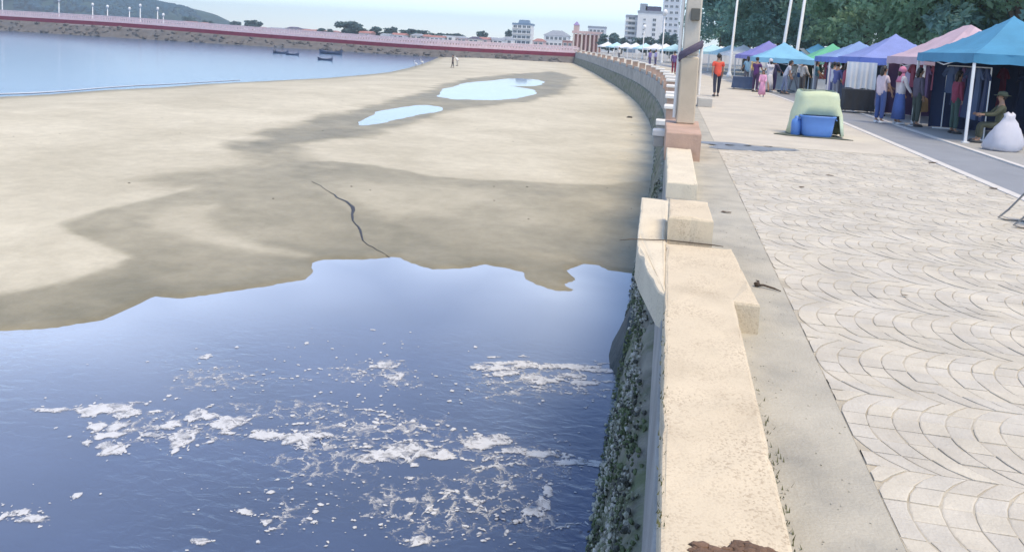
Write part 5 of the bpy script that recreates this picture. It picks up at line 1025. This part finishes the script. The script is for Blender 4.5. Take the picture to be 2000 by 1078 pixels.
# folding chair half out of frame
q = at(1979, 444, 0); ch = empty('folding_chair', (q.x, q.y, 0), 0, 'metal folding chair leg entering at the right edge', 'chair'); M_steel = mat('steel_tube', (.22, .21, .20), .35, .1, 4, 0, metal=.7)
for dy in (0, .42): a = MB(); a.tube([(.46, dy+.0, .82), (.40, dy, .55), (.10, dy, .13), (.0, dy, .02), (.06, dy-.02, .012), (.35, dy-.02, .012)], .011, 7); a.build('leg', M_steel, ch, True); a = MB(); a.tube([(.36, dy, .01), (.06, dy, .46)], .011, 7); a.build('rear_leg', M_steel, ch, True)
for o in list(ch.children): 
    if o.name.startswith('rear_leg'): o.data.transform(Matrix.Translation((.34, 0, 0)))
a = MB(); a.box((.52, .21, .46), (.4, .4, .03), bev=.01); a.build('seat', P_wht, ch); a = MB(); a.box((.75, .21, .72), (.03, .4, .22), bev=.01); a.build('backrest', P_wht, ch)
# white sack by the tent pole
q = at(1950, 294, 0); a = MB(); n = 20; V = []
for li, (z, r_) in enumerate([(0, .32), (.05, .37), (.18, .38), (.36, .32), (.5, .25), (.62, .17), (.71, .10), (.78, .11), (.83, .04)]):
    for j in range(n): t = 2*PI*j/n; k = 1+.07*math.sin(3*t+li*.6)+.07*math.sin(7*t+li*2)+.05*((j*7+li*3) % 5-2)/2; V.append((r_*math.cos(t)*k+.12*z, r_*.75*math.sin(t)*k, z+(.03*math.cos(2*t) if li > 5 else 0)))
F = [(i*n+j, i*n+(j+1) % n, i*n+n+(j+1) % n, i*n+n+j) for i in range(8) for j in range(n)]+[tuple(reversed(range(n))), tuple(range(8*n, 9*n))]
sk = mobj('white_sack', V, F, cloth('sack_white', (.52, .52, .58), .6), None, True, loc=(q.x+.05, q.y, 0), label='bulging white plastic sack standing by the cyan tent pole', cat='sack')
# litter
def leafbit(name, px, py, s, m, lab, z=0.004, cat='litter'):
    p = at(px, py, z); a = MB(); n = 9; V = [(0, 0, .012)]
    for j in range(n): t = 2*PI*j/n; k = rg.uniform(.6, 1.2); V.append((s*math.cos(t)*k, s*.55*math.sin(t)*k, .002+.01*rg.random()))
    F = [(0, 1+j, 1+(j+1) % n) for j in range(n)]+[tuple(reversed(range(1, n+1)))]
    mobj(name, V, F, m, None, False, loc=(p.x, p.y, z), label=lab, cat=cat)
M_leaf = mat('dead_leaf', (.10, .065, .035), .8, .3, 20, 0)
leafbit('dead_leaf', 1418, 415, .055, M_leaf, 'brown dead leaf on the strip beside the stub block'); leafbit('dead_leaf', 1620, 343, .06, M_leaf, 'dark leaf in the middle of the promenade'); leafbit('dead_leaf', 1566, 366, .05, M_leaf, 'pale brown leaf nearer than the middle leaf'); leafbit('dead_leaf', 1768, 578, .03, M_leaf, 'small curled leaf on the arc paving'); leafbit('dead_leaf', 1822, 318, .1, M_leaf, 'dark scrap on the road kerb'); leafbit('dead_leaf', 1942, 369, .08, M_leaf, 'dark scrap at the kerb near the chair')
p = at(1230, 230, -2.19); a = MB(); a.blob((0, 0, .02), (.16, .1, .07), 9, 6, .3, rg); a.build('beach_stone', M_dark, None, False, loc=(p.x, p.y, float(sand_z(p.x, p.y))), label='single dark stone lying on the pale sand near the wall', cat='stone')
p = at(1478, 560, 0); tw = MB(); tw.tube([(0, 0, .012), (.05, -.005, .02), (.12, -.04, .014), (.17, -.075, .008)], [.012, .009, .008, .004], 6); tw.tube([(.01, 0, .014), (.015, .04, .035), (.0, .07, .03)], [.01, .007, .004], 6); tw.blob((0, .0, .02), (.022, .026, .02), 7, 5, .3, rg)
tw.build('twig', mat('twig_brown', (.07, .05, .035), .9), None, True, loc=(p.x, p.y, 0), label='short forked brown twig beside the wide part of the wall', cat='twig')
# damp patch with scraps beyond the wall piece
V = []; n = 30
pc = at(1450, 287, .003)
for j in range(n): t = 2*PI*j/n; k = 1+.25*math.sin(3*t+1)+.15*math.sin(5*t); V.append((1.35*math.cos(t)*k*.6, .55*math.sin(t)*k, 0))
mobj('damp_patch', V, [tuple(range(n))], mat('damp_paving', (.20, .21, .225), .35, .25, 3, .1, 20, world=True), None, False, loc=(pc.x, pc.y, .004), kind='structure')
for i, (px, py) in enumerate([(1392,283),(1425,284),(1460,285),(1500,287)]): leafbit('wet_scrap', px, py, .09, M_dark, ['wet dark scrap at the left end of the damp patch', 'wet dark scrap second from the left in the damp patch', 'wet dark scrap third from the left in the damp patch', 'wet dark scrap at the right end of the damp patch'][i], .006)
db = MB(); rg = random.Random(31)
for _ in range(110):
    x = -rg.uniform(.4, 22); y = rg.uniform(14, 60); r_ = rg.uniform(.005, .02)
    db.blob((x, y, float(sand_z(x, y))+r_*.3), (r_*rg.uniform(1, 2.2), r_, r_*.5), 5, 3, .4, rg)
db.build('beach_debris', M_dark, None, kind='stuff', label='small dark shells and scraps scattered over the sand')
# weeds and moss along the kerb wall
wd = MB(); rg = random.Random(9)
for _ in range(420):
    y = 2.5+2.2*rg.random()**1.3; side = rg.random() < .75; x = (.535+abs(rg.gauss(0, .04))) if side else (.09+rg.uniform(-.02, .02)); z0 = 0. if side else .19
    if side and math.sin(y*5)+math.sin(y*2.3) < -.2: continue
    h = rg.uniform(.008, .028); b = rg.uniform(0, 6.28); dx, dy = math.cos(b)*.012, math.sin(b)*.012
    wd.add([(x-dy*.3, y+dx*.3, z0), (x+dy*.3, y-dx*.3, z0), (x+dx, y+dy, z0+h)], [(0, 1, 2)])
wd.build('wall_weeds', mat('weed', (.09, .095, .04), .9, .4, 20, 0, world=True), None, kind='stuff', label='tiny weeds and moss along the foot of the low wall')
# broken edge crumbs on strip
cr = MB()
for _ in range(160): x = .55+.45*rg.random(); y = 2.4+7*rg.random()**1.5; r_ = rg.uniform(.002, .005); cr.blob((x, y, .002), (r_, r_, r_*.7), 5, 3, .3, rg)
cr.build('grit', M_strip, None, kind='stuff', label='scattered grit on the concrete strip')

# ------------------------------------------------------------------ haze
hz = MB(); hz.box((0, 1150, 38), (5400, 3100, 84.8)); hm = bpy.data.materials.new('haze'); hm.use_nodes = True; t = hm.node_tree; t.nodes.remove(t.nodes['Principled BSDF'])
pv = t.nodes.new('ShaderNodeVolumePrincipled'); pv.inputs['Color'].default_value = (.80, .92, 1, 1); pv.inputs['Density'].default_value = .0006; pv.inputs['Anisotropy'].default_value = .2
t.links.new(pv.outputs[0], t.nodes['Material Output'].inputs['Volume']); hz.build('haze', hm, None, kind='stuff', label='thin pale blue sea haze over the bay')
